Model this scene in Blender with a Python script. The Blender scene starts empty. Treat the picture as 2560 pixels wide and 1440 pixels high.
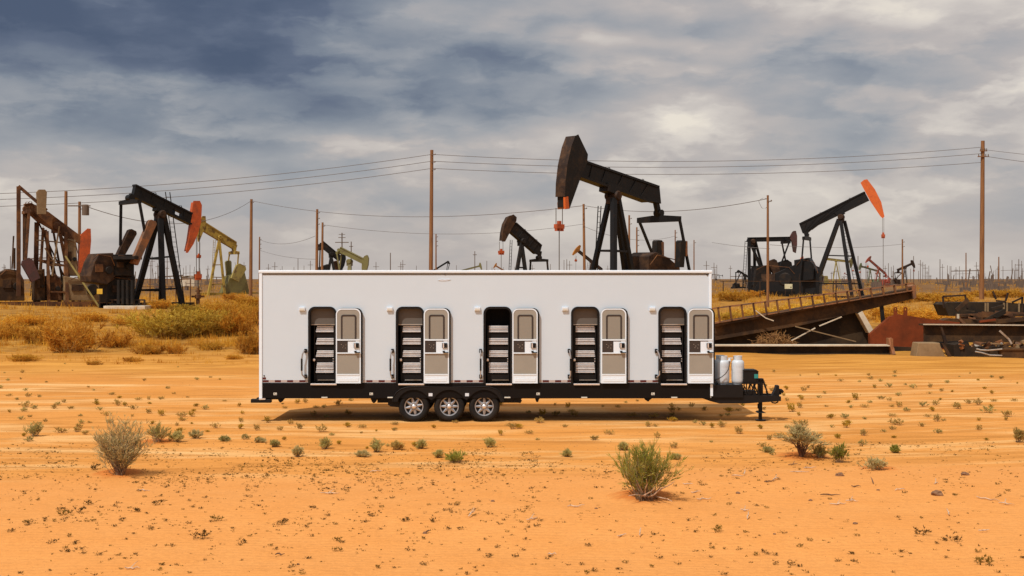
import bpy, bmesh, math, random
from mathutils import Vector, noise as mnoise

# ------------------------------------------------------------------ camera, sky, sun
C = bpy.context.scene
F = 3160.0            # focal length in photo pixels (photo is 2560 wide)
CH = 3.4              # camera height
HY = 697.0            # horizon row in the photo
cam_d = bpy.data.cameras.new("camera")
cam = bpy.data.objects.new("camera", cam_d)
C.collection.objects.link(cam)
cam.location = (0, 0, CH)
cam.rotation_euler = (math.radians(90), 0, 0)
cam_d.sensor_width = 36
cam_d.lens = 36 * F / 2560
cam_d.shift_y = -(720 - HY) / 2560
cam_d.clip_end = 20000
cam_d.clip_start = 0.1
C.camera = cam

SUN = Vector((-0.33, -0.45, 0.83)).normalized()      # towards the sun
sd = bpy.data.lights.new("sun", 'SUN')
sd.energy = 3.6
sd.angle = math.radians(0.5)
sd.color = (1.0, 0.965, 0.91)
so = bpy.data.objects.new("sun", sd)
C.collection.objects.link(so)
so.rotation_euler = (-SUN).to_track_quat('-Z', 'Y').to_euler()

C.view_settings.view_transform = 'Standard'
C.view_settings.look = 'None'
C.view_settings.gamma = 1
C.view_settings.exposure = 0.0


def lin(r, g=None, b=None):
    if g is None:
        r, g, b = r
    f = lambda c: (c / 255 / 12.92) if c / 255 <= .04045 else ((c / 255 + .055) / 1.055) ** 2.4
    return (f(r), f(g), f(b), 1)


class NT:
    """small helper for node trees"""
    def __init__(s, tree):
        s.t = tree
        s.n = tree.nodes
        s.l = tree.links

    def new(s, typ, **kw):
        n = s.n.new(typ)
        for k, v in kw.items():
            setattr(n, k, v)
        return n

    def put(s, sock, v):
        if isinstance(v, bpy.types.NodeSocket):
            s.l.new(v, sock)
        elif v is not None:
            sock.default_value = v

    def math(s, op, a, b=None, c=None, clamp=False):
        n = s.new('ShaderNodeMath', operation=op, use_clamp=clamp)
        s.put(n.inputs[0], a)
        s.put(n.inputs[1], b)
        s.put(n.inputs[2], c)
        return n.outputs[0]

    def noise(s, vec, scale, detail=4, rough=.55, dist=0.0, out=0):
        n = s.new('ShaderNodeTexNoise')
        s.put(n.inputs['Vector'], vec)
        n.inputs['Scale'].default_value = scale
        n.inputs['Detail'].default_value = detail
        n.inputs['Roughness'].default_value = rough
        n.inputs['Distortion'].default_value = dist
        return n.outputs[out]

    def ramp(s, fac, stops, interp='LINEAR'):
        n = s.new('ShaderNodeValToRGB')
        n.color_ramp.interpolation = interp
        el = n.color_ramp.elements
        while len(el) < len(stops):
            el.new(.5)
        for e, (p, c) in zip(el, stops):
            e.position = p
            e.color = c if hasattr(c, '__len__') else (c, c, c, 1)
        s.put(n.inputs[0], fac)
        return n.outputs[0]

    def mix(s, fac, a, b, blend='MIX'):
        n = s.new('ShaderNodeMix', data_type='RGBA', blend_type=blend)
        s.put(n.inputs[0], fac)
        s.put(n.inputs[6], a)
        s.put(n.inputs[7], b)
        return n.outputs[2]

    def maprange(s, v, a, b, c=0.0, d=1.0, smooth=True):
        n = s.new('ShaderNodeMapRange')
        n.interpolation_type = 'SMOOTHSTEP' if smooth else 'LINEAR'
        s.put(n.inputs[0], v)
        n.inputs[1].default_value = a
        n.inputs[2].default_value = b
        n.inputs[3].default_value = c
        n.inputs[4].default_value = d
        return n.outputs[0]

    def xyz(s, x, y, z):
        n = s.new('ShaderNodeCombineXYZ')
        s.put(n.inputs[0], x)
        s.put(n.inputs[1], y)
        s.put(n.inputs[2], z)
        return n.outputs[0]

    def sep(s, v):
        n = s.new('ShaderNodeSeparateXYZ')
        s.put(n.inputs[0], v)
        return n.outputs


def make_world():
    w = bpy.data.worlds.new("World")
    C.world = w
    w.use_nodes = True
    t = NT(w.node_tree)
    t.n.clear()
    out = t.new('ShaderNodeOutputWorld')
    tc = t.new('ShaderNodeTexCoord')
    d = tc.outputs['Generated']
    x, y, z = t.sep(d)
    U0 = t.math('MULTIPLY', t.math('ARCTAN2', x, y), F / 2560)
    V0 = t.math('MULTIPLY', t.math('ARCSINE', z), F / 2560)
    st = t.xyz(t.math('MULTIPLY', U0, 1.0), t.math('MULTIPLY', V0, 1.7), 0.37)
    warp = t.new('ShaderNodeSeparateColor')
    t.put(warp.inputs[0], t.noise(st, 4.4, 3, .5, 0.0, out=1))
    wx = t.math('MULTIPLY', t.math('SUBTRACT', warp.outputs[0], .5), .26)
    wy = t.math('MULTIPLY', t.math('SUBTRACT', warp.outputs[1], .5), .12)
    U = t.math('ADD', U0, wx)
    V = t.math('ADD', V0, wy)
    # broad light: pale along the horizon, dark to the upper left
    v = t.maprange(V, .0, .27, .80, .46, smooth=True)
    v = t.math('ADD', v, t.math('MULTIPLY', t.maprange(U, -.5, .5, -.06, .16), t.maprange(V, 0, .16)))
    blobs = [  # px, py, rx, ry, amount
        (150, 50, 620, 140, -.34), (640, 215, 360, 90, -.22), (1150, 185, 380, 110, -.15), (850, 290, 420, 60, -.06), (300, 260, 300, 60, -.05), (1120, 60, 330, 60, .02),
        (60, 190, 260, 40, .08), (850, 150, 220, 40, .05), (1060, 190, 150, 30, .14), (1680, 260, 320, 100, .20), (1780, 330, 180, 60, .10), (1560, 300, 200, 60, .06),
        (1500, 50, 260, 30, -.10), (1480, 95, 230, 30, .13), (1830, 140, 260, 35, -.15), (2150, 40, 300, 60, .16),
        (2130, 265, 190, 95, -.20), (2440, 200, 200, 110, .20), (2300, 70, 320, 70, .16), (1950, 90, 120, 40, .10), (2500, 420, 200, 90, .05), (700, 470, 500, 60, .06), (2000, 160, 300, 18, .08), (2450, 330, 200, 50, -.06),
        (1180, 260, 260, 50, -.06), (1060, 345, 300, 22, .10), (400, 330, 420, 40, -.04), (2350, 70, 120, 50, -.12)]
    for px, py, rx, ry, a in blobs:
        gu = t.math('DIVIDE', t.math('SUBTRACT', U, (px - 1280) / 2560), rx / 2560)
        gv = t.math('DIVIDE', t.math('SUBTRACT', V, (HY - py) / 2560), ry / 2560)
        e = t.math('EXPONENT', t.math('MULTIPLY', t.math('ADD', t.math('MULTIPLY', gu, gu), t.math('MULTIPLY', gv, gv)), -1))
        v = t.math('MULTIPLY_ADD', e, a, v)
    amp = t.maprange(V0, 0.0, .10, .22, .70)
    # soft banks: broad noise in flat layers, firmer lower edges, small lumps
    jit = t.new('ShaderNodeSeparateColor')
    t.put(jit.inputs[0], t.noise(t.xyz(U0, t.math('MULTIPLY', V0, 1.6), 2.2), 24, 4, .55, 0, out=1))
    Uj = t.math('ADD', U0, t.math('MULTIPLY', t.math('SUBTRACT', jit.outputs[0], .5), .035))
    Vj = t.math('ADD', V0, t.math('MULTIPLY', t.math('SUBTRACT', jit.outputs[1], .5), .016))
    n1 = t.noise(t.xyz(U0, t.math('MULTIPLY', V0, 2.9), 1.7), 7.0, 9, .56, 0.0)
    bank = t.maprange(t.noise(t.xyz(Uj, t.math('MULTIPLY', Vj, 3.3), 4.6), 4.2, 7, .55, 0.0), .455, .55)
    bank2 = t.maprange(t.noise(t.xyz(Uj, t.math('MULTIPLY', Vj, 3.0), 8.8), 8.0, 7, .55, 0.0), .46, .56)
    vor = t.new('ShaderNodeTexVoronoi', feature='SMOOTH_F1')
    t.put(vor.inputs['Vector'], t.xyz(Uj, t.math('MULTIPLY', Vj, 2.4), 0.3))
    vor.inputs['Scale'].default_value = 13
    vor.inputs['Smoothness'].default_value = .7
    lump = t.math('SUBTRACT', .42, vor.outputs['Distance'])
    v = t.math('MULTIPLY_ADD', t.math('SUBTRACT', n1, .5), t.math('MULTIPLY', amp, .85), v)
    v = t.math('MULTIPLY_ADD', t.math('SUBTRACT', bank, .5), t.math('MULTIPLY', amp, .20), v)
    v = t.math('MULTIPLY_ADD', t.math('SUBTRACT', bank2, .5), t.math('MULTIPLY', amp, .11), v)
    v = t.math('MULTIPLY_ADD', lump, t.math('MULTIPLY', amp, .26), v)
    hi = t.maprange(V0, .32, .6)
    v = t.math('ADD', t.math('MULTIPLY', v, t.math('SUBTRACT', 1, hi)), t.math('MULTIPLY', hi, .62))
    col = t.ramp(v, [(0.0, lin(74, 86, 110)), (.18, lin(96, 106, 127)), (.36, lin(128, 136, 149)), (.55, lin(162, 164, 169)),
                     (.74, lin(193, 185, 181)), (.88, lin(220, 211, 202)), (1.0, lin(242, 232, 217))])
    # brightness added to the cloud deck round the sun to light the trailer wall
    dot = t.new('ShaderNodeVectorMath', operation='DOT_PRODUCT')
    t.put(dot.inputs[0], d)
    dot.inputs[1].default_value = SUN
    fill_glow = t.math('POWER', t.math('MAXIMUM', dot.outputs['Value'], 0), 2.0)
    fill_glow = t.math('MULTIPLY_ADD', fill_glow, 1.1, 1.0)
    # a paler, warmer strip low over the horizon
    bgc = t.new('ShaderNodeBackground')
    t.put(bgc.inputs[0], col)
    t.put(bgc.inputs[1], fill_glow)
    sky = t.new('ShaderNodeTexSky', sky_type='NISHITA')
    sky.sun_disc = False
    sky.sun_elevation = math.asin(SUN.z)
    sky.sun_rotation = math.atan2(SUN.x, SUN.y)
    sky.dust_density = 2
    bgs = t.new('ShaderNodeBackground')
    t.put(bgs.inputs[0], sky.outputs[0])
    bgs.inputs[1].default_value = .07
    ms = t.new('ShaderNodeMixShader')
    ms.inputs[0].default_value = .88
    t.l.new(bgs.outputs[0], ms.inputs[1])
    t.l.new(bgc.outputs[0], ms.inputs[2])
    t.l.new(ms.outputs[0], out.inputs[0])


make_world()

# ------------------------------------------------------------------ helpers


def smooth(a, b, v):
    t = min(1, max(0, (v - a) / (b - a)))
    return t * t * (3 - 2 * t)


MOUNDS = []   # (x, y, radius, height) little sand mounds under the big bushes


def gz(x, y):
    """height of the ground"""
    z = 1.3 * smooth(55, 85, y)
    ridge = 21.6 + .10 * x + .5 * math.sin(x * .35 + 1.0) + (.9 * smooth(1, 6, x))
    z += .17 * (1 - smooth(ridge - 3.2, ridge + .4, y)) * smooth(-40, 0, y)
    k = smooth(12, 22, abs(y - 31))   # level where the trailer stands
    z += k * (.05 * math.sin(x * .21 + y * .33) + .03 * math.sin(x * .53 - y * .41 + 2) + .02 * math.sin(x * 1.3 + y * .9))
    z += .028 * math.sin(y * 1.55 + x * .22) * math.sin(x * .31 + 1.2) * (1 - smooth(18, 24, y)) * smooth(0, 10, y)
    if y > 60:
        z += smooth(60, 90, y) * .22 * (math.sin(x * .07 + 1) * math.sin(y * .045 + .5) + .5 * math.sin(x * .19 + y * .11))
    for mx, my, mr, mh in MOUNDS:
        q = ((x - mx) ** 2 + ((y - my)) ** 2) / (mr * mr)
        if q < 6:
            z += mh * math.exp(-q)
    return z


def hit(px, py):
    """the ground point seen at a photo pixel"""
    a = (px - 1280) / F
    b = (HY - py) / F
    d0 = 8.0
    while d0 < 6000:
        d1 = d0 * 1.02
        if CH + b * d1 < gz(a * d1, d1):
            for _ in range(18):
                m = .5 * (d0 + d1)
                if CH + b * m < gz(a * m, m):
                    d1 = m
                else:
                    d0 = m
            return Vector((a * d1, d1, gz(a * d1, d1)))
        d0 = d1
    return Vector((a * 6000, 6000, gz(a * 6000, 6000)))


class MB:
    """collects shapes and links them as one mesh object"""
    def __init__(s):
        s.v = []
        s.f = []

    def add(s, vs, fs):
        o = len(s.v)
        s.v.extend(tuple(p) for p in vs)
        s.f.extend(tuple(i + o for i in f) for f in fs)

    def box(s, x0, x1, y0, y1, z0, z1):
        s.add([(x0, y0, z0), (x1, y0, z0), (x1, y1, z0), (x0, y1, z0), (x0, y0, z1), (x1, y0, z1), (x1, y1, z1), (x0, y1, z1)],
              [(0, 3, 2, 1), (4, 5, 6, 7), (0, 1, 5, 4), (1, 2, 6, 5), (2, 3, 7, 6), (3, 0, 4, 7)])
        return s

    def bar(s, p, q, w, h=None, up=(0, 1, 0), w1=None, h1=None):
        p, q = Vector(p), Vector(q)
        h = w if h is None else h
        w1 = w if w1 is None else w1
        h1 = h if h1 is None else h1
        a = (q - p).normalized()
        u = Vector(up)
        if abs(a.dot(u)) > .98:
            u = Vector((1, 0, 0))
        b = a.cross(u).normalized()
        c = a.cross(b).normalized()
        vs = []
        for o, ww, hh in ((p, w, h), (q, w1, h1)):
            for i, j in ((-1, -1), (1, -1), (1, 1), (-1, 1)):
                vs.append(o + b * i * ww / 2 + c * j * hh / 2)
        s.add(vs, [(0, 3, 2, 1), (4, 5, 6, 7), (0, 1, 5, 4), (1, 2, 6, 5), (2, 3, 7, 6), (3, 0, 4, 7)])
        return s

    def tube(s, pts, rs, n=8, cap=True):
        pts = [Vector(p) for p in pts]
        if not hasattr(rs, '__len__'):
            rs = [rs] * len(pts)
        vs, fs = [], []
        ref = None
        for i, p in enumerate(pts):
            a = (pts[min(i + 1, len(pts) - 1)] - pts[max(i - 1, 0)]).normalized()
            if ref is None:
                ref = Vector((0, 0, 1)) if abs(a.z) < .9 else Vector((1, 0, 0))
            b = a.cross(ref).normalized()
            c = a.cross(b)
            ref = -c if False else ref
            for k in range(n):
                t = 2 * math.pi * k / n
                vs.append(p + (b * math.cos(t) + c * math.sin(t)) * rs[i])
        for i in range(len(pts) - 1):
            for k in range(n):
                k2 = (k + 1) % n
                fs.append((i * n + k, i * n + k2, (i + 1) * n + k2, (i + 1) * n + k))
        if cap:
            fs.append(tuple(range(n))[::-1])
            fs.append(tuple((len(pts) - 1) * n + k for k in range(n)))
        s.add(vs, fs)
        return s

    def prism(s, front, vec):
        """outline of points pushed along a vector"""
        front = [Vector(p) for p in front]
        vec = Vector(vec)
        n = len(front)
        vs = front + [p + vec for p in front]
        fs = [tuple(range(n)), tuple(range(2 * n - 1, n - 1, -1))]
        fs += [(i, i + n, (i + 1) % n + n, (i + 1) % n) for i in range(n)]
        s.add(vs, fs)
        return s

    def lathe(s, prof, c, axis='z', n=32, closed=False):
        """prof = (radius, height) list turned round an axis through c"""
        c = Vector(c)
        vs, fs = [], []
        for r, h in prof:
            for k in range(n):
                t = 2 * math.pi * k / n
                a, b = r * math.cos(t), r * math.sin(t)
                vs.append(c + (Vector((a, b, h)) if axis == 'z' else Vector((a, h, b)) if axis == 'y' else Vector((h, a, b))))
        m = len(prof)
        for i in range(m if closed else m - 1):
            j = (i + 1) % m
            for k in range(n):
                k2 = (k + 1) % n
                fs.append((i * n + k, i * n + k2, j * n + k2, j * n + k))
        if not closed:
            if prof[0][0] > 1e-4:
                fs.append(tuple(range(n))[::-1])
            if prof[-1][0] > 1e-4:
                fs.append(tuple((m - 1) * n + k for k in range(n)))
        s.add(vs, fs)
        return s

    def ring(s, outer, inner, vec):
        """a frame between two outlines with the same number of points"""
        outer = [Vector(p) for p in outer]
        inner = [Vector(p) for p in inner]
        vec = Vector(vec)
        n = len(outer)
        vs = outer + inner + [p + vec for p in outer] + [p + vec for p in inner]
        fs = []
        for i in range(n):
            j = (i + 1) % n
            fs += [(i, j, n + j, n + i), (2 * n + i, 3 * n + i, 3 * n + j, 2 * n + j), (i, 2 * n + i, 2 * n + j, j), (n + i, n + j, 3 * n + j, 3 * n + i)]
        s.add(vs, fs)
        return s

    def build(s, name, mat, parent=None, off=(0, 0, 0), smooth_shade=False, bevel=0, fix=True):
        me = bpy.data.meshes.new(name)
        ox, oy, oz = off
        me.from_pydata([(a - ox, b - oy, c - oz) for a, b, c in s.v], [], s.f)
        if fix:
            bm = bmesh.new()
            bm.from_mesh(me)
            bmesh.ops.recalc_face_normals(bm, faces=bm.faces)
            bm.to_mesh(me)
            bm.free()
        if smooth_shade:
            me.polygons.foreach_set('use_smooth', [True] * len(me.polygons))
            if smooth_shade != 'all' and hasattr(me, 'set_sharp_from_angle'):
                me.set_sharp_from_angle(angle=math.radians(40))
        me.materials.append(mat)
        o = bpy.data.objects.new(name, me)
        C.collection.objects.link(o)
        if parent is not None:
            o.parent = parent
        if bevel:
            b = o.modifiers.new('bevel', 'BEVEL')
            b.width = bevel
            b.segments = 2
            b.limit_method = 'ANGLE'
        return o


def tag(o, label=None, cat=None, group=None, kind=None):
    if label:
        o['label'] = label
    if cat:
        o['category'] = cat
    if group:
        o['group'] = group
    if kind:
        o['kind'] = kind
    return o


def empty(name, loc, label, cat, group=None, rz=0.0):
    o = bpy.data.objects.new(name, None)
    o.empty_display_size = .3
    C.collection.objects.link(o)
    o.location = loc
    o.rotation_euler = (0, 0, rz)
    return tag(o, label, cat, group)


def copy_tree(o, parent=None):
    c = o.copy()
    C.collection.objects.link(c)
    if parent is not None:
        c.parent = parent
    for ch in list(o.children):
        copy_tree(ch, c)
    return c


# ------------------------------------------------------------------ materials
MATS = {}


def mat(name, base, rough=.6, metal=0.0, var=None, scale=3.0, bump=0.0, bscale=20.0, spec=.5, stretch=None, lo=.42, hi=.62, coat=0.0, fine=.12):
    """principled paint with a second colour broken in by noise, and fine value variation"""
    m = bpy.data.materials.new(name)
    m.use_nodes = True
    t = NT(m.node_tree)
    b = t.n['Principled BSDF']
    b.inputs['Roughness'].default_value = rough
    b.inputs['Metallic'].default_value = metal
    b.inputs['Specular IOR Level'].default_value = spec
    b.inputs['Coat Weight'].default_value = coat
    tc = t.new('ShaderNodeTexCoord').outputs['Object']
    if stretch:
        mp = t.new('ShaderNodeMapping')
        t.put(mp.inputs[0], tc)
        mp.inputs['Scale'].default_value = stretch
        tc = mp.outputs[0]
    col = tuple(base) + (1,) if len(base) == 3 else base
    if var is not None:
        f = t.ramp(t.noise(tc, scale, 6, .65, .3), [(lo, 0.0), (hi, 1.0)])
        col = t.mix(f, col, tuple(var) + (1,) if len(var) == 3 else var)
    if fine:
        g = t.noise(tc, scale * 6, 4, .6)
        g = t.maprange(g, .25, .75, 1 - fine, 1 + fine, smooth=False)
        hs = t.new('ShaderNodeHueSaturation')
        t.put(hs.inputs['Color'], col)
        t.put(hs.inputs['Value'], g)
        col = hs.outputs[0]
    t.put(b.inputs['Base Color'], col)
    if bump:
        bn = t.new('ShaderNodeBump')
        bn.inputs['Strength'].default_value = bump
        bn.inputs['Distance'].default_value = .02
        t.put(bn.inputs['Height'], t.noise(tc, bscale, 5, .6))
        t.put(b.inputs['Normal'], bn.outputs[0])
    MATS[name] = m
    return m


black_steel = mat('black steel', (.0075, .0068, .0068), .5, 0, (.022, .013, .008), 1.4, .15, lo=.5, hi=.78, spec=.22)
black_weathered = mat('weathered black steel', (.013, .0105, .009), .6, 0, (.042, .024, .013), 1.6, .2, lo=.48, hi=.74, spec=.2)
brown_steel = mat('brown steel', (.026, .014, .009), .65, 0, (.075, .037, .017), 1.5, .25, spec=.2)
rust_steel = mat('rusted steel', (.075, .033, .016), .75, 0, (.19, .08, .028), 1.3, .3, spec=.2)
rust_red = mat('red oxide plate', (.19, .04, .012), .7, 0, (.11, .028, .01), .9, .2, spec=.12)
orange_paint = mat('orange paint', (.58, .105, .01), .5, 0, (.42, .07, .01), 1.8, .1, lo=.5, hi=.75)
orange_worn = mat('worn orange paint', (.52, .085, .012), .55, 0, (.24, .05, .015), 1.5, .15, lo=.45, hi=.7)
rust_orange = mat('rusty orange counterweight paint', (.27, .10, .03), .65, 0, (.12, .06, .03), 1.4, .2)
olive_paint = mat('olive paint', (.17, .14, .04), .55, 0, (.12, .085, .03), 1.2, .15, lo=.5, hi=.7)
yellow_paint = mat('faded yellow paint', (.31, .235, .06), .55, 0, (.14, .085, .03), 1.3, .2, lo=.5, hi=.66)
green_paint = mat('faded green paint', (.12, .15, .07), .6, 0, (.10, .07, .03), 1.2, .15)
red_paint = mat('faded red paint', (.35, .06, .03), .6, 0, (.15, .05, .03), 1.2, .15)
maroon_paint = mat('dark maroon paint', (.09, .03, .025), .6, 0, (.05, .025, .02), 1.5, .15)
tan_paint = mat('tan painted steel', (.25, .16, .075), .65, 0, (.2, .12, .05), 1.2, .2)
cream_paint = mat('cream painted steel', (.62, .52, .38), .6, 0, (.5, .38, .25), .7, .1)
scrap_brown = mat('scrap brown steel', (.040, .022, .012), .75, 0, (.10, .048, .018), 1.1, .25, spec=.15)
scrap_dark = mat('dark scrap steel', (.022, .015, .010), .75, 0, (.05, .03, .015), 1.1, .2, spec=.15)
amber_paint = mat('amber paint', (.42, .16, .022), .6, 0, (.22, .08, .02), 1.5, .15, spec=.2)
dark_gap = mat('dark greasy steel', (.012, .01, .009), .7, 0, (.03, .02, .014), 2, .2)
wood = mat('weathered pole wood', (.27, .115, .035), .85, 0, (.16, .065, .022), 2.0, .35, 14, stretch=(6, 6, .35))
wood_far = mat('grey brown pole wood', (.16, .105, .07), .9, 0, (.10, .065, .045), 2.0, 0, stretch=(6, 6, .35))
wire_mat = mat('wire', (.16, .145, .14), .6, fine=0)
steel_light = mat('bare steel', (.42, .38, .33), .5, .3, (.28, .2, .13), 2, .1)
cable_mat = mat('steel cable', (.10, .075, .05), .6, .2)

white_wall = mat('white gloss wall panel', (.55, .635, .70), .34, 0, (.535, .62, .685), .25, 0, coat=.15, fine=.015)
white_trim = mat('white trim', (.71, .80, .87), .4, 0, fine=.02)
white_plastic = mat('white plastic', (.64, .70, .76), .4, 0, fine=.02)
black_trim = mat('black trim', (.008, .007, .007), .5, 0, (.011, .009, .008), 1.5, fine=.1, spec=.2)
black_rubber = mat('black rubber', (.011, .010, .0095), .8, 0, (.022, .017, .013), 3, .15, 60, spec=.2)
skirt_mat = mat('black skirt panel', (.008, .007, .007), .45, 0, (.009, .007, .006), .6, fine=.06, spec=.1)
tan_panel = mat('tan door lining', (.275, .25, .205), .6, 0, (.295, .268, .22), .9, fine=.03)
tan_glass = mat('tan window blind', (.245, .225, .185), .25, 0, fine=.02)
grey_panel = mat('grey brown inner panel', (.10, .086, .072), .6, 0, fine=.04)
window_rim = mat('dark window gasket', (.035, .025, .02), .5, fine=.05)
alu = mat('ribbed aluminium', (.62, .62, .62), .4, .25, (.52, .52, .53), 4, .05)
alu_bright = mat('bright aluminium', (.80, .80, .80), .3, .7, fine=.03)
chrome = mat('polished alloy', (.42, .42, .43), .32, .55, (.34, .34, .35), 6, fine=.05)
tape_red = mat('dark red reflective tape', (.085, .012, .012), .35, fine=.05)
tape_white = mat('pale reflective tape', (.44, .37, .34), .35, fine=.05)
label_mat = mat('pale sticker', (.6, .58, .5), .5, fine=.03)
tank_white = mat('white tank enamel', (.55, .60, .64), .4, 0, (.50, .54, .57), 1.5, fine=.03)
teal_paint = mat('teal sticker', (.02, .22, .20), .5, fine=.05)
sign_yellow = mat('yellow sign', (.7, .42, .03), .5, (0), fine=.08) if False else mat('yellow sign', (.7, .42, .03), .5, 0, (.6, .34, .03), 2)
sign_pale = mat('pale sign', (.66, .62, .42), .5, 0, (.55, .5, .3), 2)
stone_mat = mat('brown stone', (.16, .075, .035), .9, 0, (.26, .13, .06), 6, .5)
stick_pale = mat('bleached wood', (.58, .42, .29), .9, 0, (.38, .23, .13), 9, .3)
stick_dark = mat('dark dead wood', (.10, .05, .028), .9, 0, (.2, .1, .05), 9, .3)
hay_mat = mat('dry brown brush', (.30, .145, .04), .95, 0, (.17, .075, .022), 3, 0)


def leaf(name, a, b, scale=2.0):
    """foliage: two tones in clumps, thin so that light passes"""
    m = bpy.data.materials.new(name)
    m.use_nodes = True
    t = NT(m.node_tree)
    p = t.n['Principled BSDF']
    p.inputs['Roughness'].default_value = .75
    p.inputs['Specular IOR Level'].default_value = .2
    tc = t.new('ShaderNodeTexCoord').outputs['Object']
    f = t.ramp(t.noise(tc, scale, 3, .6), [(.38, 0.0), (.62, 1.0)])
    oi = t.new('ShaderNodeObjectInfo').outputs['Random']
    hs = t.new('ShaderNodeHueSaturation')
    t.put(hs.inputs['Color'], t.mix(f, a + (1,), b + (1,)))
    t.put(hs.inputs['Value'], t.maprange(oi, 0, 1, .82, 1.18, smooth=False))
    t.put(p.inputs['Base Color'], hs.outputs[0])
    tr = t.new('ShaderNodeBsdfTranslucent')
    t.put(tr.inputs[0], hs.outputs[0])
    mx = t.new('ShaderNodeMixShader')
    mx.inputs[0].default_value = .38
    t.l.new(p.outputs[0], mx.inputs[1])
    t.l.new(tr.outputs[0], mx.inputs[2])
    t.l.new(mx.outputs[0], t.n['Material Output'].inputs[0])
    MATS[name] = m
    return m


leaf_green = leaf('broom green', (.27, .27, .035), (.42, .35, .08), 4)
leaf_grey = leaf('grey green twigs', (.50, .41, .17), (.60, .47, .21), 5)
leaf_sage = leaf('sage green leaves', (.46, .39, .12), (.56, .44, .165), 5)
leaf_small = leaf('small shrub twigs', (.48, .34, .10), (.58, .38, .11), 5)
leaf_gold = leaf('golden scrub', (.68, .37, .04), (.54, .25, .025), .9)
leaf_goldgreen = leaf('green gold scrub', (.58, .38, .045), (.36, .22, .03), .9)
leaf_brown = leaf('orange brown scrub', (.62, .31, .035), (.44, .19, .022), .9)
leaf_yellow = leaf('yellow scrub', (.78, .50, .06), (.62, .36, .045), .9)
leaf_tuft = leaf('dark dry tuft', (.06, .035, .009), (.12, .065, .012), 6)
leaf_tuft2 = leaf('yellow dry tuft', (.27, .17, .025), (.17, .10, .015), 6)
twig_dark = mat('dark branch wood', (.10, .045, .025), .9, 0, (.2, .12, .07), 4, fine=.1)
twig_pale = mat('pale branch wood', (.46, .37, .28), .9, 0, (.28, .2, .13), 4, fine=.1)


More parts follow.
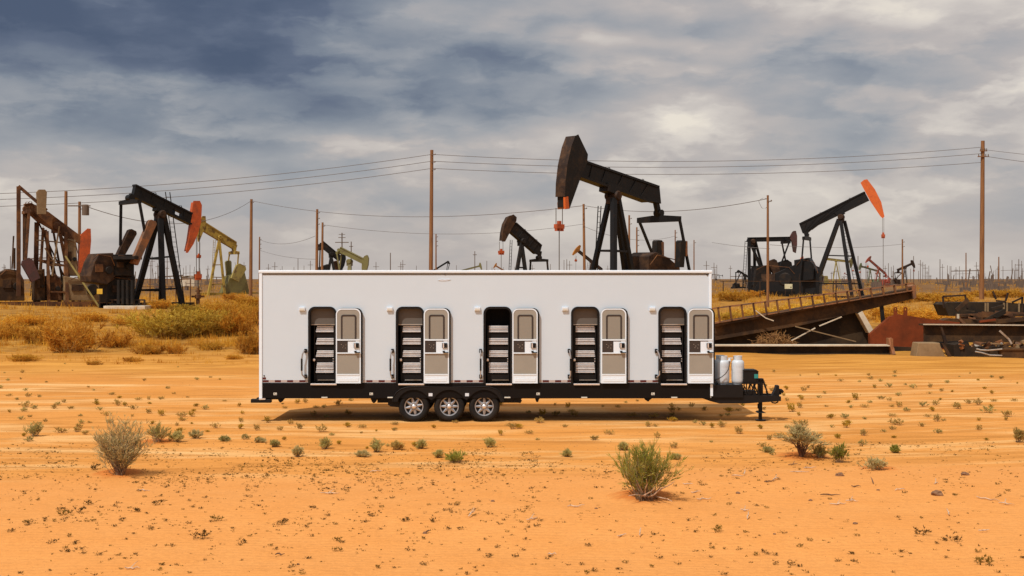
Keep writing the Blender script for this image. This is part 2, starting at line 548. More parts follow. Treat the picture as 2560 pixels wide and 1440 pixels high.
def sand_material():
    m = bpy.data.materials.new('desert sand')
    m.use_nodes = True
    t = NT(m.node_tree)
    b = t.n['Principled BSDF']
    b.inputs['Roughness'].default_value = .95
    b.inputs['Specular IOR Level'].default_value = .1
    pos = t.new('ShaderNodeNewGeometry').outputs['Position']
    x, y, z = t.sep(pos)
    big = t.noise(pos, .22, 4, .55)
    med = t.noise(pos, 1.1, 5, .6)
    st = t.noise(t.xyz(t.math('MULTIPLY', x, .16), t.math('MULTIPLY', y, .75), 0), 1.0, 6, .62, .6)
    st2 = t.noise(t.xyz(t.math('MULTIPLY', x, .4), t.math('MULTIPLY', y, 2.4), 3), 1.0, 5, .6, .4)
    near = t.mix(t.ramp(med, [(.35, 0.0), (.7, 1.0)]), (.67, .285, .078, 1), (.645, .262, .066, 1))
    midc = t.mix(t.ramp(big, [(.35, 0.0), (.65, 1.0)]), (.585, .235, .048, 1), (.645, .275, .066, 1))
    midc = t.mix(t.ramp(st, [(.5, 0.0), (.70, .85)]), midc, (.76, .48, .205, 1))
    tr = t.noise(t.xyz(t.math('MULTIPLY', t.math('MULTIPLY_ADD', y, .33, x), .14), t.math('MULTIPLY', t.math('MULTIPLY_ADD', x, -.33, y), 1.5), 7), 1.0, 4, .6, .3)
    midc = t.mix(t.math('MULTIPLY', t.ramp(tr, [(.52, 0.0), (.62, .6)]), t.maprange(x, 2, 8)), midc, (.72, .42, .16, 1))
    midc = t.mix(t.math('MULTIPLY', t.ramp(tr, [(.38, .7), (.47, 0.0)]), t.maprange(x, 2, 8)), midc, (.46, .19, .04, 1))
    midc = t.mix(t.ramp(st2, [(.5, 0.0), (.66, .75)]), midc, (.42, .165, .032, 1))
    gold = t.mix(t.ramp(st, [(.42, 0.0), (.6, 1.0)]), (.45, .185, .028, 1), (.62, .285, .055, 1))
    gold = t.mix(t.ramp(st2, [(.5, 0.0), (.7, .6)]), gold, (.32, .13, .024, 1))
    scrub = t.mix(t.ramp(med, [(.4, 0.0), (.62, 1.0)]), (.42, .20, .034, 1), (.24, .11, .022, 1))
    farc = t.mix(t.ramp(big, [(.4, 0.0), (.6, 1.0)]), (.20, .105, .04, 1), (.15, .075, .03, 1))
    wob = t.math('MULTIPLY', t.math('SUBTRACT', big, .5), 10)
    # the dune line runs a little further away on the right
    yy = t.math('SUBTRACT', t.math('ADD', y, t.math('MULTIPLY', wob, .35)), t.math('MULTIPLY', x, .10))
    c = t.mix(t.maprange(yy, 20.8, 23.6), near, midc)
    c = t.mix(t.maprange(t.math('ADD', y, wob), 40, 50), c, gold)
    c = t.mix(t.maprange(t.math('ADD', y, wob), 52, 62), c, scrub)
    c = t.mix(t.maprange(t.math('ADD', y, wob), 110, 220), c, farc)
    # redder soil gathered under the big bushes
    for mx, my, mr, mh in MOUNDS:
        dx = t.math('SUBTRACT', x, mx)
        dy = t.math('MULTIPLY', t.math('SUBTRACT', y, my - .1), 1.0)
        rr = t.math('SQRT', t.math('ADD', t.math('MULTIPLY', dx, dx), t.math('MULTIPLY', dy, dy)))
        rr = t.math('ADD', rr, t.math('MULTIPLY', t.math('SUBTRACT', t.noise(pos, 4, 4, .6), .5), mr * 1.2))
        c = t.mix(t.maprange(rr, mr * .5, mr * 1.25, .8, 0.0), c, (.50, .135, .022, 1))
    # gravel speckle
    sp = t.new('ShaderNodeTexVoronoi')
    t.put(sp.inputs['Vector'], pos)
    sp.inputs['Scale'].default_value = 11
    keep = t.noise(pos, .8, 3, .6)
    k = t.math('MULTIPLY', t.math('LESS_THAN', sp.outputs['Distance'], .22), t.maprange(keep, .48, .60))
    k = t.math('MULTIPLY', k, t.maprange(y, 16.5, 20))
    k = t.math('MULTIPLY', k, t.math('GREATER_THAN', t.noise(pos, 7, 2, .5), .52))
    c = t.mix(t.math('MULTIPLY', k, .5), c, (.30, .13, .03, 1))
    gr = t.noise(pos, 45, 3, .6)
    hs = t.new('ShaderNodeHueSaturation')
    t.put(hs.inputs['Color'], c)
    t.put(hs.inputs['Value'], t.math('MULTIPLY', t.maprange(gr, .3, .7, .90, 1.08, smooth=False), t.maprange(t.noise(pos, 14, 3, .6), .3, .7, .93, 1.06, smooth=False)))
    t.put(b.inputs['Base Color'], hs.outputs[0])
    h = t.math('ADD', t.math('MULTIPLY', med, .9), t.math('MULTIPLY', t.noise(pos, 9, 4, .6), .22))
    rip = t.new('ShaderNodeTexWave', wave_type='BANDS', bands_direction='Y')
    t.put(rip.inputs['Vector'], pos)
    rip.inputs['Scale'].default_value = 2.2
    rip.inputs['Distortion'].default_value = 5
    rip.inputs['Detail'].default_value = 2
    rip.inputs['Detail Scale'].default_value = .6
    h = t.math('ADD', h, t.math('MULTIPLY', rip.outputs[1], .05))
    bn = t.new('ShaderNodeBump')
    bn.inputs['Strength'].default_value = .55
    bn.inputs['Distance'].default_value = .12
    t.put(bn.inputs['Height'], h)
    t.put(b.inputs['Normal'], bn.outputs[0])
    return m


# ------------------------------------------------------------------ ground
for px, py, r, h in ((300, 1186, .42, .10), (1610, 1246, .5, .13), (2003, 1142, .5, .08), (2190, 1172, .35, .07), (395, 1104, .4, .05)):
    p = hit(px, py)
    MOUNDS.append((p.x, p.y, r, h))


def make_ground():
    xs = [0.0]
    st = .12
    while xs[-1] < 5000:
        xs.append(xs[-1] + st)
        if xs[-1] > 9:
            st *= 1.055
    xs = [-a for a in xs[:0:-1]] + xs
    ys = [8.0]
    st = .12
    while ys[-1] < 9000:
        ys.append(ys[-1] + st)
        if ys[-1] > 28:
            st *= 1.035
    back = [8.0]
    st = .15
    while back[-1] > -60:
        back.append(back[-1] - st)
        st *= 1.25
    ys = back[:0:-1] + ys
    nx = len(xs)
    vs = [(x, y, gz(x, y)) for y in ys for x in xs]
    fs = [(j * nx + i, j * nx + i + 1, (j + 1) * nx + i + 1, (j + 1) * nx + i) for j in range(len(ys) - 1) for i in range(nx - 1)]
    b = MB()
    b.v, b.f = vs, fs
    o = b.build('ground', sand_material(), smooth_shade='all', fix=False)
    tag(o, 'orange desert sand flat with paler streaks and a low dune in front', 'ground', kind='structure')


make_ground()


class Frame:
    """turns photo pixels into local points of a thing standing at distance d, turned by psi"""
    def __init__(s, px0, d, psi=0.0, ground=True):
        s.c, s.s = math.cos(psi), math.sin(psi)
        s.psi = psi
        s.X, s.Y = (px0 - 1280) / F * d, d
        s.Z = gz(s.X, s.Y) if ground else 0.0
        s.k = d / F

    @property
    def loc(s):
        return (s.X, s.Y, s.Z)

    def L(s, px, py, vt=0.0):
        a = (px - 1280) / F
        u = (a * (s.Y - vt * s.c) - s.X - vt * s.s) / (s.c - a * s.s)
        Y = s.Y + u * s.s - vt * s.c
        return Vector((u, -vt, CH + (HY - py) / F * Y - s.Z))

    def ext(s, mb, outline, vt0, vt1):
        mb.prism([s.L(px, py, vt0) for px, py in outline], (0, vt0 - vt1, 0))

    def box(s, mb, x0, y0, x1, y1, vt0, vt1):
        s.ext(mb, [(x0, y0), (x1, y0), (x1, y1), (x0, y1)], vt0, vt1)

    def gnd(s, u, y=0.0):
        """ground height under a local point"""
        return gz(s.X + u * s.c - y * s.s, s.Y + u * s.s + y * s.c) - s.Z


# ------------------------------------------------------------------ the trailer
TD = 30.0
K = TD / F


def tx(px):
    return (px - 1280) * K


def tz(py):
    return CH + (HY - py) * K


TY = TD


def rrect(x0, x1, z0, z1, r, y, rb=0.0, seg=7):
    """outline in the xz plane with rounded top corners, and bottom ones if rb"""
    pts = []
    def arc(cx, cz, a0, rr):
        for i in range(seg + 1):
            a = math.radians(a0 + 90 * i / seg)
            pts.append((cx + rr * math.cos(a), y, cz + rr * math.sin(a)))
    arc(x1 - r, z1 - r, 0, r)
    arc(x0 + r, z1 - r, 90, r)
    rb = max(rb, 1e-3)
    arc(x0 + rb, z0 + rb, 180, rb)
    arc(x1 - rb, z0 + rb, 270, rb)
    return pts


OPEN = [771, 990, 1209, 1428, 1646]
DOOR = [(841, 904), (1060, 1124), (1281, 1345), (1502, 1566), (1719, 1783)]
WID = 2.45


def make_trailer():
    R = empty('trailer', (tx(1213), TY + WID / 2, 0),
              'long white triple axle trailer with five open doors parked on the sand', 'trailer')
    off = R.location

    def B(mb, name, m, parent=None, **k):
        return mb.build(name, m, parent or R, off=off, **k)

    xL, xR = tx(650), tx(1777)
    zT, zB = tz(680), tz(957)
    zb2 = tz(995)
    # near wall with five doorways cut in it
    w = MB()
    edges = [xL]
    for i in range(4):
        edges.append(tx((DOOR[i][1] + OPEN[i + 1]) / 2 + 10))
    edges.append(xR)
    zo = tz(767)
    r = 17 * K
    for i in range(5):
        a, b = tx(OPEN[i]), tx(OPEN[i] + 70)
        c = (a + b) / 2
        arcL = [(a + r - r * math.cos(t), TY, zo - r + r * math.sin(t)) for t in [math.pi / 2 * k / 7 for k in range(8)]]
        arcR = [(b - r + r * math.cos(t), TY, zo - r + r * math.sin(t)) for t in [math.pi / 2 * k / 7 for k in range(8)]]
        w.prism([(edges[i], TY, zB), (a, TY, zB)] + arcL + [(c, TY, zo), (c, TY, zT), (edges[i], TY, zT)], (0, .05, 0))
        w.prism([(edges[i + 1], TY, zB), (edges[i + 1], TY, zT), (c, TY, zT), (c, TY, zo)] + arcR[::-1] + [(b, TY, zB)], (0, .05, 0))
    B(w, 'side_wall', white_wall)
    w = MB()
    w.box(xL, xR, TY + WID - .05, TY + WID, zb2, zT)
    B(w, 'rear_side_wall', white_wall)
    w = MB()
    w.box(xL - .012, xL + .05, TY + .003, TY + WID - .003, zb2 + .002, zT - .002)
    B(w, 'end_wall', white_wall)
    w = MB()
    w.box(xR - .05, xR + .012, TY + .003, TY + WID - .003, zb2 + .002, zT - .002)
    B(w, 'end_wall', white_wall)
    w = MB()
    w.box(xL, xR, TY + .01, TY + WID - .01, zT - .03, zT + .02)
    B(w, 'roof', white_trim)
    w = MB()   # roof rail with a drip groove
    w.box(xL - .03, xR + .03, TY - .035, TY + .06, tz(682.5), tz(675.5))
    B(w, 'roof_rail', white_trim, bevel=.012)
    w = MB()
    w.box(xL + .03, xR - .02, TY - .012, TY + .004, tz(686.5), tz(684.2))
    B(w, 'drip_groove', window_rim)
    w = MB()
    w.box(tx(648), tx(656), TY - .025, TY + .06, tz(1000), tz(682.6))
    B(w, 'corner_trim', white_trim, bevel=.012)
    w = MB()
    w.box(tx(1772.5), tx(1779), TY - .022, TY + .06, tz(957), tz(682.6))
    B(w, 'corner_trim', white_trim, bevel=.01)
    w = MB()
    w.box(tx(1775.5), tx(1782), TY - .024, TY + .05, tz(990), tz(960.5))
    B(w, 'corner_trim', white_trim)
    w = MB()
    w.box(tx(648), tx(664), TY - .04, TY + .05, tz(999), tz(995.5))
    B(w, 'bumper_light', alu_bright)
    # black skirt and chassis
    w = MB()
    w.box(tx(656.2), tx(1775.4), TY - .012, TY + .04, zb2, tz(957.2))
    B(w, 'skirt', skirt_mat)
    w = MB()
    w.box(tx(660), tx(1770), TY + .12, TY + WID - .1, tz(990), tz(958))
    w.box(tx(656), tx(1780), TY + .05, TY + .11, tz(996.5), tz(990))
    w.box(tx(656), tx(1780), TY + WID - .12, TY + WID - .05, tz(996.5), tz(990))
    w.box(tx(940), tx(1300), TY + .3, TY + .42, tz(1010), tz(985))
    w.box(tx(940), tx(1300), TY + WID - .42, TY + WID - .3, tz(1010), tz(985))
    B(w, 'chassis', black_trim)
    # rear bumper
    w = MB()
    w.box(tx(627), tx(677), TY - .02, TY + .16, tz(1007), tz(998))
    w.box(tx(640), tx(700), TY + .05, TY + .2, tz(999), tz(995))
    B(w, 'rear_bumper', black_trim, bevel=.008)
    # conspicuity tape
    strips = [(656.5, 771), (908, 990), (1128, 1209), (1349, 1428), (1570, 1646)]
    first = [0, 1, 1, 1, 0]
    for (a, b), ph in zip(strips, first):
        n = 0
        x = a
        while x < b - 2:
            wdt = 8 if (n == 0 and ph) else 15.3
            e = min(b - 1, x + wdt)
            q = MB()
            q.box(tx(x), tx(e), TY - .0045, TY - .0005, tz(955.6), tz(950.2))
            B(q, 'reflective_tape', tape_red if (n + ph) % 2 == 0 else tape_white)
            x = e
            n += 1
    q = MB()
    q.box(tx(656.5), tx(665), TY - .0045, TY - .0005, tz(948.5), tz(943.5))
    B(q, 'reflective_tape', tape_red)
    # small lamps and stickers
    for px in (684, 924, 1341, 1628):
        q = MB()
        q.box(tx(px), tx(px + 8.5), TY - .02, TY - .011, tz(987.5), tz(981.5))
        st = B(q, 'sticker', label_mat)
        q = MB()
        q.box(tx(px + 1.5), tx(px + 3.3), TY - .023, TY - .019, tz(985.5), tz(983.2))
        B(q, 'sticker_mark', window_rim, st)
        q = MB()
        q.box(tx(px + 5.2), tx(px + 7.2), TY - .023, TY - .019, tz(986), tz(984.6))
        B(q, 'sticker_mark', window_rim, st)
    for px in (804, 969, 1261, 1453, 1678):
        q = MB()
        q.box(tx(px), tx(px + 15), TY - .03, TY - .011, tz(995), tz(992))
        B(q, 'marker_lamp', label_mat, bevel=.004)
    for px, py in ((660.5, 939.5), (1112.5, 685.6), (1768, 687.3)):
        q = MB()
        q.lathe([(.002, -.02), (.016, -.016), (.018, 0)], (tx(px), TY, tz(py)), 'y', 12)
        B(q, 'button_lamp', window_rim, smooth_shade=True)
    # pale raised emblem under the roof rail
    q = MB()
    rr = random.Random(3)
    for cx, wd, dz in ((1099, 6, .4), (1105, 4, -.6), (1111, 5, .5), (1117, 4, -.4), (1122.5, 5, .2)):
        q.prism([(tx(cx - wd / 2), TY - .001, tz(700.6 + dz)), (tx(cx + wd / 2), TY - .001, tz(698.9 + dz)), (tx(cx + wd / 2 + 1), TY - .001, tz(698.2 + dz)), (tx(cx - wd / 2 - 1), TY - .001, tz(699.6 + dz))], (0, -.012, 0))
    q.prism([(tx(1095), TY - .001, tz(699)), (tx(1108), TY - .001, tz(697.4)), (tx(1124), TY - .001, tz(697)), (tx(1127), TY - .001, tz(699.5)), (tx(1112), TY - .001, tz(703)), (tx(1101), TY - .001, tz(702.4))], (0, -.006, 0))
    B(q, 'emblem', white_plastic)
    # doorways
    for i in range(5):
        make_doorway(i, B)
    make_axles(B)
    make_hitch(B)
    # things hanging under the floor
    for k, (px, wd, h) in enumerate(((701, 12, 9), (935, 12, 11), (1290, 22, 9), (1344, 8, 8), (1622, 14, 6))):
        q = MB()
        q.prism([(tx(px - wd), TY + .1, tz(993)), (tx(px + wd), TY + .1, tz(993)), (tx(px + wd * .4), TY + .1, tz(996 + h * .6)), (tx(px + wd * .2), TY + .1, tz(996 + h)), (tx(px - wd * .5), TY + .1, tz(996 + h * .9))], (0, .1, 0))
        q.lathe([(.0, -.06), (.035, -.06), (.035, .06), (0, .06)], (tx(px - wd * .1), TY + .12, tz(996 + h * .8)), 'y', 12)
        B(q, 'stabiliser_bracket', black_trim)
    return R


def make_doorway(i, B):
    ol = OPEN[i]
    a, b = ol, ol + 70
    y0 = TY - .022
    # black rounded surround
    f = MB()
    f.ring(rrect(tx(a - .5), tx(b + .5), tz(959), tz(766.5), 17 * K, y0), rrect(tx(a + 5), tx(b - 4), tz(957.6), tz(772), 12 * K, y0), (0, .09, 0))
    fr = B(f, 'door_frame', black_trim, smooth_shade=True)
    # black liner box added per doorway; interior shade put into its colour
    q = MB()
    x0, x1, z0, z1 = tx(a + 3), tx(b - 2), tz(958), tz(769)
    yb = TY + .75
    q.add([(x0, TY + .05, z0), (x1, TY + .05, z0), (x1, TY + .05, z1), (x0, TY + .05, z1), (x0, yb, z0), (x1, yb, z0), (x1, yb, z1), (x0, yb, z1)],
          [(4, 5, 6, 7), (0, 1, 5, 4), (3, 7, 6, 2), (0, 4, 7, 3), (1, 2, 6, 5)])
    B(q, 'dark_entry_liner', skirt_mat, fr)
    q = MB()
    q.box(tx(a + 6), tx(b + 1), TY - .055, TY - .005, tz(962.6), tz(958.4))
    B(q, 'threshold', alu_bright, bevel=.006)
    # upper inner panel
    if i != 2:
        q = MB()
        q.box(tx(a + 5), tx(b - 4), TY + .10, TY + .12, tz(811), tz(770))
        B(q, 'inner_panel', grey_panel, fr)
        q = MB()
        q.box(tx(a + 5.5), tx(b - 4.5), TY + .085, TY + .10, tz(813), tz(810.6))
        B(q, 'inner_rail', steel_light, fr)
    # folded entry steps standing in the doorway
    sh = (-(i - 2)) * 2.0   # seen a little from the side
    sx = a + 13 + sh * .6
    S = MB()
    yb = TY + .14
    S.box(tx(sx - 4), tx(sx - .9), yb, yb + .03, tz(955), tz(814))
    S.box(tx(b - 9.1), tx(b - 6), yb, yb + .03, tz(955), tz(814))
    for u, v in ((833.5, 844), (864.5, 875), (895, 906), (936, 956)):
        S.box(tx(sx - 2), tx(b - 8), yb + .02, yb + .05, tz(v), tz(u))
    steps = B(S, 'folding_steps', black_trim, bevel=.004)
    rows = [(815, 832), (846, 863), (877, 894), (907.5, 934)]
    skew = (2 - i) * 2.2
    for u, v in rows:
        T = MB()
        n = 4 if v - u < 20 else 6
        for k in range(n):
            f0, f1 = u + (v - u) * k / n, u + (v - u) * (k + 1) / n
            e0 = skew * (1 - k / n) * .9
            T.prism([(tx(sx + max(0, e0)), yb - .012 * (k % 2), tz(f1 - .9)), (tx(b - 9 + min(0, e0)), yb - .012 * (k % 2), tz(f1 - .9)),
                     (tx(b - 9 + min(0, e0)), yb - .012 * (k % 2), tz(f0)), (tx(sx + max(0, e0)), yb - .012 * (k % 2), tz(f0))], (0, .035, 0))
        B(T, 'tread', alu, steps, bevel=.004)
    q = MB()
    zc = tz(900.5)
    q.lathe([(.02, -.05), (.028, -.045), (.028, .01)], (tx(sx - 3), yb, zc), 'y', 10)
    q.box(tx(sx - 5), tx(sx - 1), yb - .03, yb, zc - .03, zc + .03)
    B(q, 'latch_knob', alu_bright, steps)
    for dx, dz in ((-11, 898), (-11, 904), ):
        q = MB()
        q.lathe([(.0, -.03), (.012, -.028), (.014, .02)], (tx(b + dx + 1), yb + .02, tz(dz)), 'y', 8)
        B(q, 'bolt', alu_bright, steps)
    q = MB()
    q.box(tx(a + 21), tx(b - 7), yb - .004, yb + .02, tz(952), tz(950.5))
    B(q, 'lower_bar', steel_light, steps)
    # opened door lying back against the wall
    l, rr = DOOR[i]
    D = MB()
    D.prism(rrect(tx(l + 1), tx(rr + 3), tz(957.5), tz(770.2), 15 * K, TY - .075), (0, .045, 0))
    door = B(D, 'door', black_trim, smooth_shade=True)
    D = MB()
    yo = TY - .088
    D.ring(rrect(tx(l), tx(rr - 1), tz(957.5), tz(771), 15 * K, yo), rrect(tx(l + 2.8), tx(rr - 3.8), tz(955), tz(774), 12.4 * K, yo), (0, .012, 0))
    B(D, 'door_edge', white_trim, door, smooth_shade=True)
    D = MB()
    D.prism(rrect(tx(l + 2.8), tx(rr - 3.8), tz(935), tz(774), 12.4 * K, TY - .081), (0, .005, 0))
    B(D, 'door_lining', tan_panel, door)
    # window with a rounded dark gasket
    wl, wr = l + 12.5, rr - 12
    D = MB()
    D.ring(rrect(tx(wl), tx(wr), tz(848), tz(786.5), 6 * K, TY - .093, 1 * K), rrect(tx(wl + 4), tx(wr - 4), tz(847.5), tz(790.5), 3.5 * K, TY - .093, .5 * K), (0, .012, 0))
    B(D, 'window_frame', window_rim, door, smooth_shade=True)
    D = MB()
    D.box(tx(wl + 3.5), tx(wr - 3.5), TY - .087, TY - .082, tz(847), tz(790))
    B(D, 'window_blind', tan_glass, door)
    # lock box across the middle
    D = MB()
    D.box(tx(l + 2.8), tx(rr - 3.8), TY - .105, TY - .081, tz(851), tz(847.6))
    D.box(tx(l + 2.8), tx(rr - 3.8), TY - .105, TY - .081, tz(883.5), tz(880.6))
    D.box(tx(rr - 33), tx(rr - 4), TY - .096, TY - .081, tz(880.5), tz(851.2))
    B(D, 'lock_rail', white_trim, door)
    D = MB()
    D.box(tx(l + 3), tx(rr - 33.2), TY - .092, TY - .081, tz(880.4), tz(851.2))
    D.box(tx(rr - 33), tx(rr - 14), TY - .100, TY - .097, tz(853), tz(851.2))
    B(D, 'control_panel', window_rim, door)
    for dx, dz in ((13, 860), (18, 864), (24, 861), (16, 868), (23, 869)):
        D = MB()
        D.box(tx(l + dx), tx(l + dx + 2), TY - .095, TY - .091, tz(dz + 1.2), tz(dz))
        B(D, 'control_mark', steel_light, door)
    D = MB()
    D.box(tx(rr - 18), tx(rr - 5.5), TY - .125, TY - .097, tz(869), tz(857))
    B(D, 'lock_body', black_trim, door, bevel=.005)
    D = MB()
    D.box(tx(rr - 16.2), tx(rr - 13.2), TY - .13, TY - .124, tz(868.6), tz(857.4))
    B(D, 'lock_bolt', alu_bright, door)
    D = MB()
    D.box(tx(rr - 15), tx(rr - 2), TY - .15, TY - .106, tz(881.8), tz(879.6))
    D.box(tx(rr - 17), tx(rr - 11), TY - .12, TY - .106, tz(880), tz(876.5))
    B(D, 'door_handle', black_trim, door, bevel=.004)
    D = MB()
    D.box(tx(l + 2.8), tx(rr - 3.8), TY - .086, TY - .080, tz(955.2), tz(935))
    D.box(tx(l + 2.8), tx(rr - 3.8), TY - .094, TY - .085, tz(937), tz(934.4))
    D.prism([(tx(l + 6), TY - .0865, tz(953)), (tx(rr - 7), TY - .0865, tz(953)), (tx(rr - 7), TY - .0865, tz(944.5)), (tx(l + 6), TY - .0865, tz(945.5))], (0, -.006, 0))
    B(D, 'kick_plate', white_trim, door)
    # porch lamp
    px = a - 23 + (0 if i else 0)
    q = MB()
    q.box(tx(px), tx(px + 15), TY - .05, TY, tz(777), tz(768))
    lamp = B(q, 'porch_lamp', white_plastic, bevel=.006)
    q = MB()
    q.box(tx(px + 1.8), tx(px + 13.2), TY - .054, TY - .048, tz(776), tz(771.4))
    B(q, 'lamp_lens', label_mat, lamp)
    # grab handle
    q = MB()
    hx = [764.5, 981.5, 1201.5, 1422.5, 1640][i]
    out = [-8.5, -4.5, .4, 3.6, 8][i]
    ye = TY - .08
    P = [(tx(hx), TY - .02, tz(877)), (tx(hx + out * .35), ye, tz(876)), (tx(hx + out * .8), ye - .02, tz(885)), (tx(hx + out), ye - .02, tz(896)), (tx(hx + out), ye - .02, tz(926)),
         (tx(hx + out * .9), ye - .01, tz(936)), (tx(hx + out * .3), ye, tz(942)), (tx(hx), TY - .02, tz(942))]
    q.tube(P, .017, 10)
    gh = B(q, 'grab_handle', chrome, smooth_shade=True)
    q = MB()
    q.tube([P[3], P[4]], .023, 10)
    B(q, 'handle_grip', black_rubber, gh, smooth_shade=True)
    for z in (877, 941):
        q = MB()
        q.box(tx(hx - 3.4), tx(hx + 3.4), TY - .05, TY, tz(z + 5), tz(z - 5))
        B(q, 'handle_mount', black_rubber, gh, bevel=.01)


def make_axles(B):
    R = 38.6 * K
    zc = R
    for n, (px, yo) in enumerate(((1034.5, 0), (1123, 0), (1210.5, 0), (1034.5, 1), (1123, 1), (1210.5, 1))):
        cx = tx(px)
        y0 = TY + .03 if not yo else TY + WID - .03
        sg = 1 if not yo else -1
        rim_r = 23.5 * K
        # alloy rim with eight double spokes
        q = MB()
        c = (cx, y0, zc)
        q.lathe([(rim_r * .90, .012 * sg), (rim_r * .92, -.004 * sg), (rim_r, -.008 * sg), (rim_r * 1.02, .02 * sg), (rim_r, .06 * sg), (rim_r * .88, .07 * sg)], c, 'y', 48, closed=True)
        for k in range(8):
            a = 2 * math.pi * (k + (.25 if n % 3 == 0 else 0)) / 8
            ca, sa = math.cos(a), math.sin(a)
            def pt(rad, t, yy):
                return (cx + rad * ca - t * sa, y0 + yy * sg, zc + rad * sa + t * ca)
            for s2 in (-1, 1):
                w0, w1 = .040, .016
                q.prism([pt(rim_r * .34, 0, .004), pt(rim_r * .34, s2 * w0, .018), pt(rim_r * .93, s2 * w1, .012), pt(rim_r * .93, 0.003 * s2, .006)], (0, .02 * sg, 0))
        q.lathe([(0, .0), (rim_r * .36, .0), (rim_r * .42, .014 * sg), (rim_r * .42, .05 * sg), (0, .05 * sg)], c, 'y', 24)
        wh = B(q, 'wheel', chrome, smooth_shade=True)
        q = MB()
        q.lathe([(rim_r * .99, .05 * sg), (rim_r * 1.02, -.006 * sg), (rim_r * 1.1, -.022 * sg), (R * .78, -.03 * sg), (R * .9, -.022 * sg), (R * .975, .01 * sg), (R, .045 * sg), (R, .19 * sg), (R * .96, .225 * sg), (R * .7, .24 * sg), (rim_r * .9, .22 * sg)], c, 'y', 56, closed=True)
        for k in range(60):
            a = 2 * math.pi * k / 60
            ca, sa = math.cos(a), math.sin(a)
            q.prism([(cx + (R - .006) * ca - .013 * sa, y0 + .02 * sg, zc + (R - .006) * sa + .013 * ca), (cx + (R - .006) * ca + .013 * sa, y0 + .02 * sg, zc + (R - .006) * sa - .013 * ca),
                     (cx + (R + .001) * ca + .012 * sa, y0 + .03 * sg, zc + (R + .001) * sa - .012 * ca), (cx + (R + .001) * ca - .012 * sa, y0 + .03 * sg, zc + (R + .001) * sa + .012 * ca)], (0, .17 * sg, 0))
        B(q, 'tyre', black_rubber, wh, smooth_shade=True)
        q = MB()
        q.lathe([(0, .058 * sg), (rim_r * .98, .058 * sg), (rim_r * .98, .075 * sg), (0, .075 * sg)], c, 'y', 32)
        B(q, 'brake_drum', dark_gap, wh)
        q = MB()
        q.lathe([(0, -.03 * sg), (rim_r * .12, -.03 * sg), (rim_r * .2, -.018 * sg), (rim_r * .22, .004 * sg)], c, 'y', 24)
        B(q, 'hub_cap', alu_bright, wh, smooth_shade=True)
        for k in range(8):
            q = MB()
            a = 2 * math.pi * (k + .5) / 8
            q.lathe([(0, -.012 * sg), (.011, -.01 * sg), (.012, .01 * sg)], (cx + rim_r * .31 * math.cos(a), y0, zc + rim_r * .31 * math.sin(a)), 'y', 6)
            B(q, 'lug_nut', window_rim, wh)
    # fender: a scalloped sheet over the three wheels
    for yo in (0, 1):
        y0 = TY - .045 if not yo else TY + WID + .045
        dep = .26 if not yo else -.26
        outer, inner = [], []
        top = 966
        pts = [(981, 1004), (984, 992), (992, 980), (1003, 972), (1018, 967.5), (1040, 966), (1123, 966), (1205, 966), (1226, 967.5), (1240, 972), (1250, 980), (1257, 992), (1260, 1004)]
        q = MB()
        out = [(tx(x), y0, tz(y)) for x, y in pts]
        q.prism([(tx(1260), y0, tz(1004)), (tx(1254), y0, tz(1004))] + [(tx(1210.5 + 43 * math.cos(math.radians(t))), y0, tz(1017 - 43 * math.sin(math.radians(t)))) for t in range(18, 150, 12)]
                + [(tx(1166.5), y0, tz(1000))]
                + [(tx(1123 + 43 * math.cos(math.radians(t))), y0, tz(1017 - 43 * math.sin(math.radians(t)))) for t in range(30, 156, 12)]
                + [(tx(1079), y0, tz(1000))]
                + [(tx(1034.5 + 43 * math.cos(math.radians(t))), y0, tz(1017 - 43 * math.sin(math.radians(t)))) for t in range(30, 164, 12)]
                + [(tx(987), y0, tz(1004))] + out, (0, .012 if not yo else -.012, 0))
        n = len(pts)
        for k in range(n - 1):
            a, b = out[k], out[k + 1]
            q.add([a, b, (b[0], b[1] + dep, b[2]), (a[0], a[1] + dep, a[2])], [(0, 1, 2, 3)])
        # raised rolled lip along the arches
        q.tube([(p[0], p[1], p[2]) for p in out], .014, 8)
        fe = B(q, 'fender', black_trim, smooth_shade=True)
        for px in (1072, 1163):
            s = MB()
            s.box(tx(px), tx(px + 9.5), y0 - .004, y0 + .004, tz(990), tz(982.5))
            B(s, 'fender_sticker', white_plastic, fe)
    for px in (1034.5, 1123, 1210.5):
        q = MB()
        q.tube([(tx(px), TY + .1, zc), (tx(px), TY + WID - .1, zc)], .05, 10)
        B(q, 'axle', dark_gap)
    # spring hanger left of the wheels and linkage right of them
    q = MB()
    q.prism([(tx(971), TY + .08, tz(995)), (tx(996), TY + .08, tz(995)), (tx(997), TY + .08, tz(1019)), (tx(975), TY + .08, tz(1017)), (tx(968.5), TY + .08, tz(1012))], (0, .08, 0))
    B(q, 'spring_hanger', black_trim)
    q = MB()
    q.prism([(tx(1248), TY + .08, tz(995)), (tx(1300), TY + .08, tz(995)), (tx(1305), TY + .08, tz(1003)), (tx(1301), TY + .08, tz(1009)), (tx(1290), TY + .08, tz(1006)), (tx(1275), TY + .08, tz(1005)), (tx(1252), TY + .08, tz(1004))], (0, .08, 0))
    B(q, 'spring_hanger', black_trim)


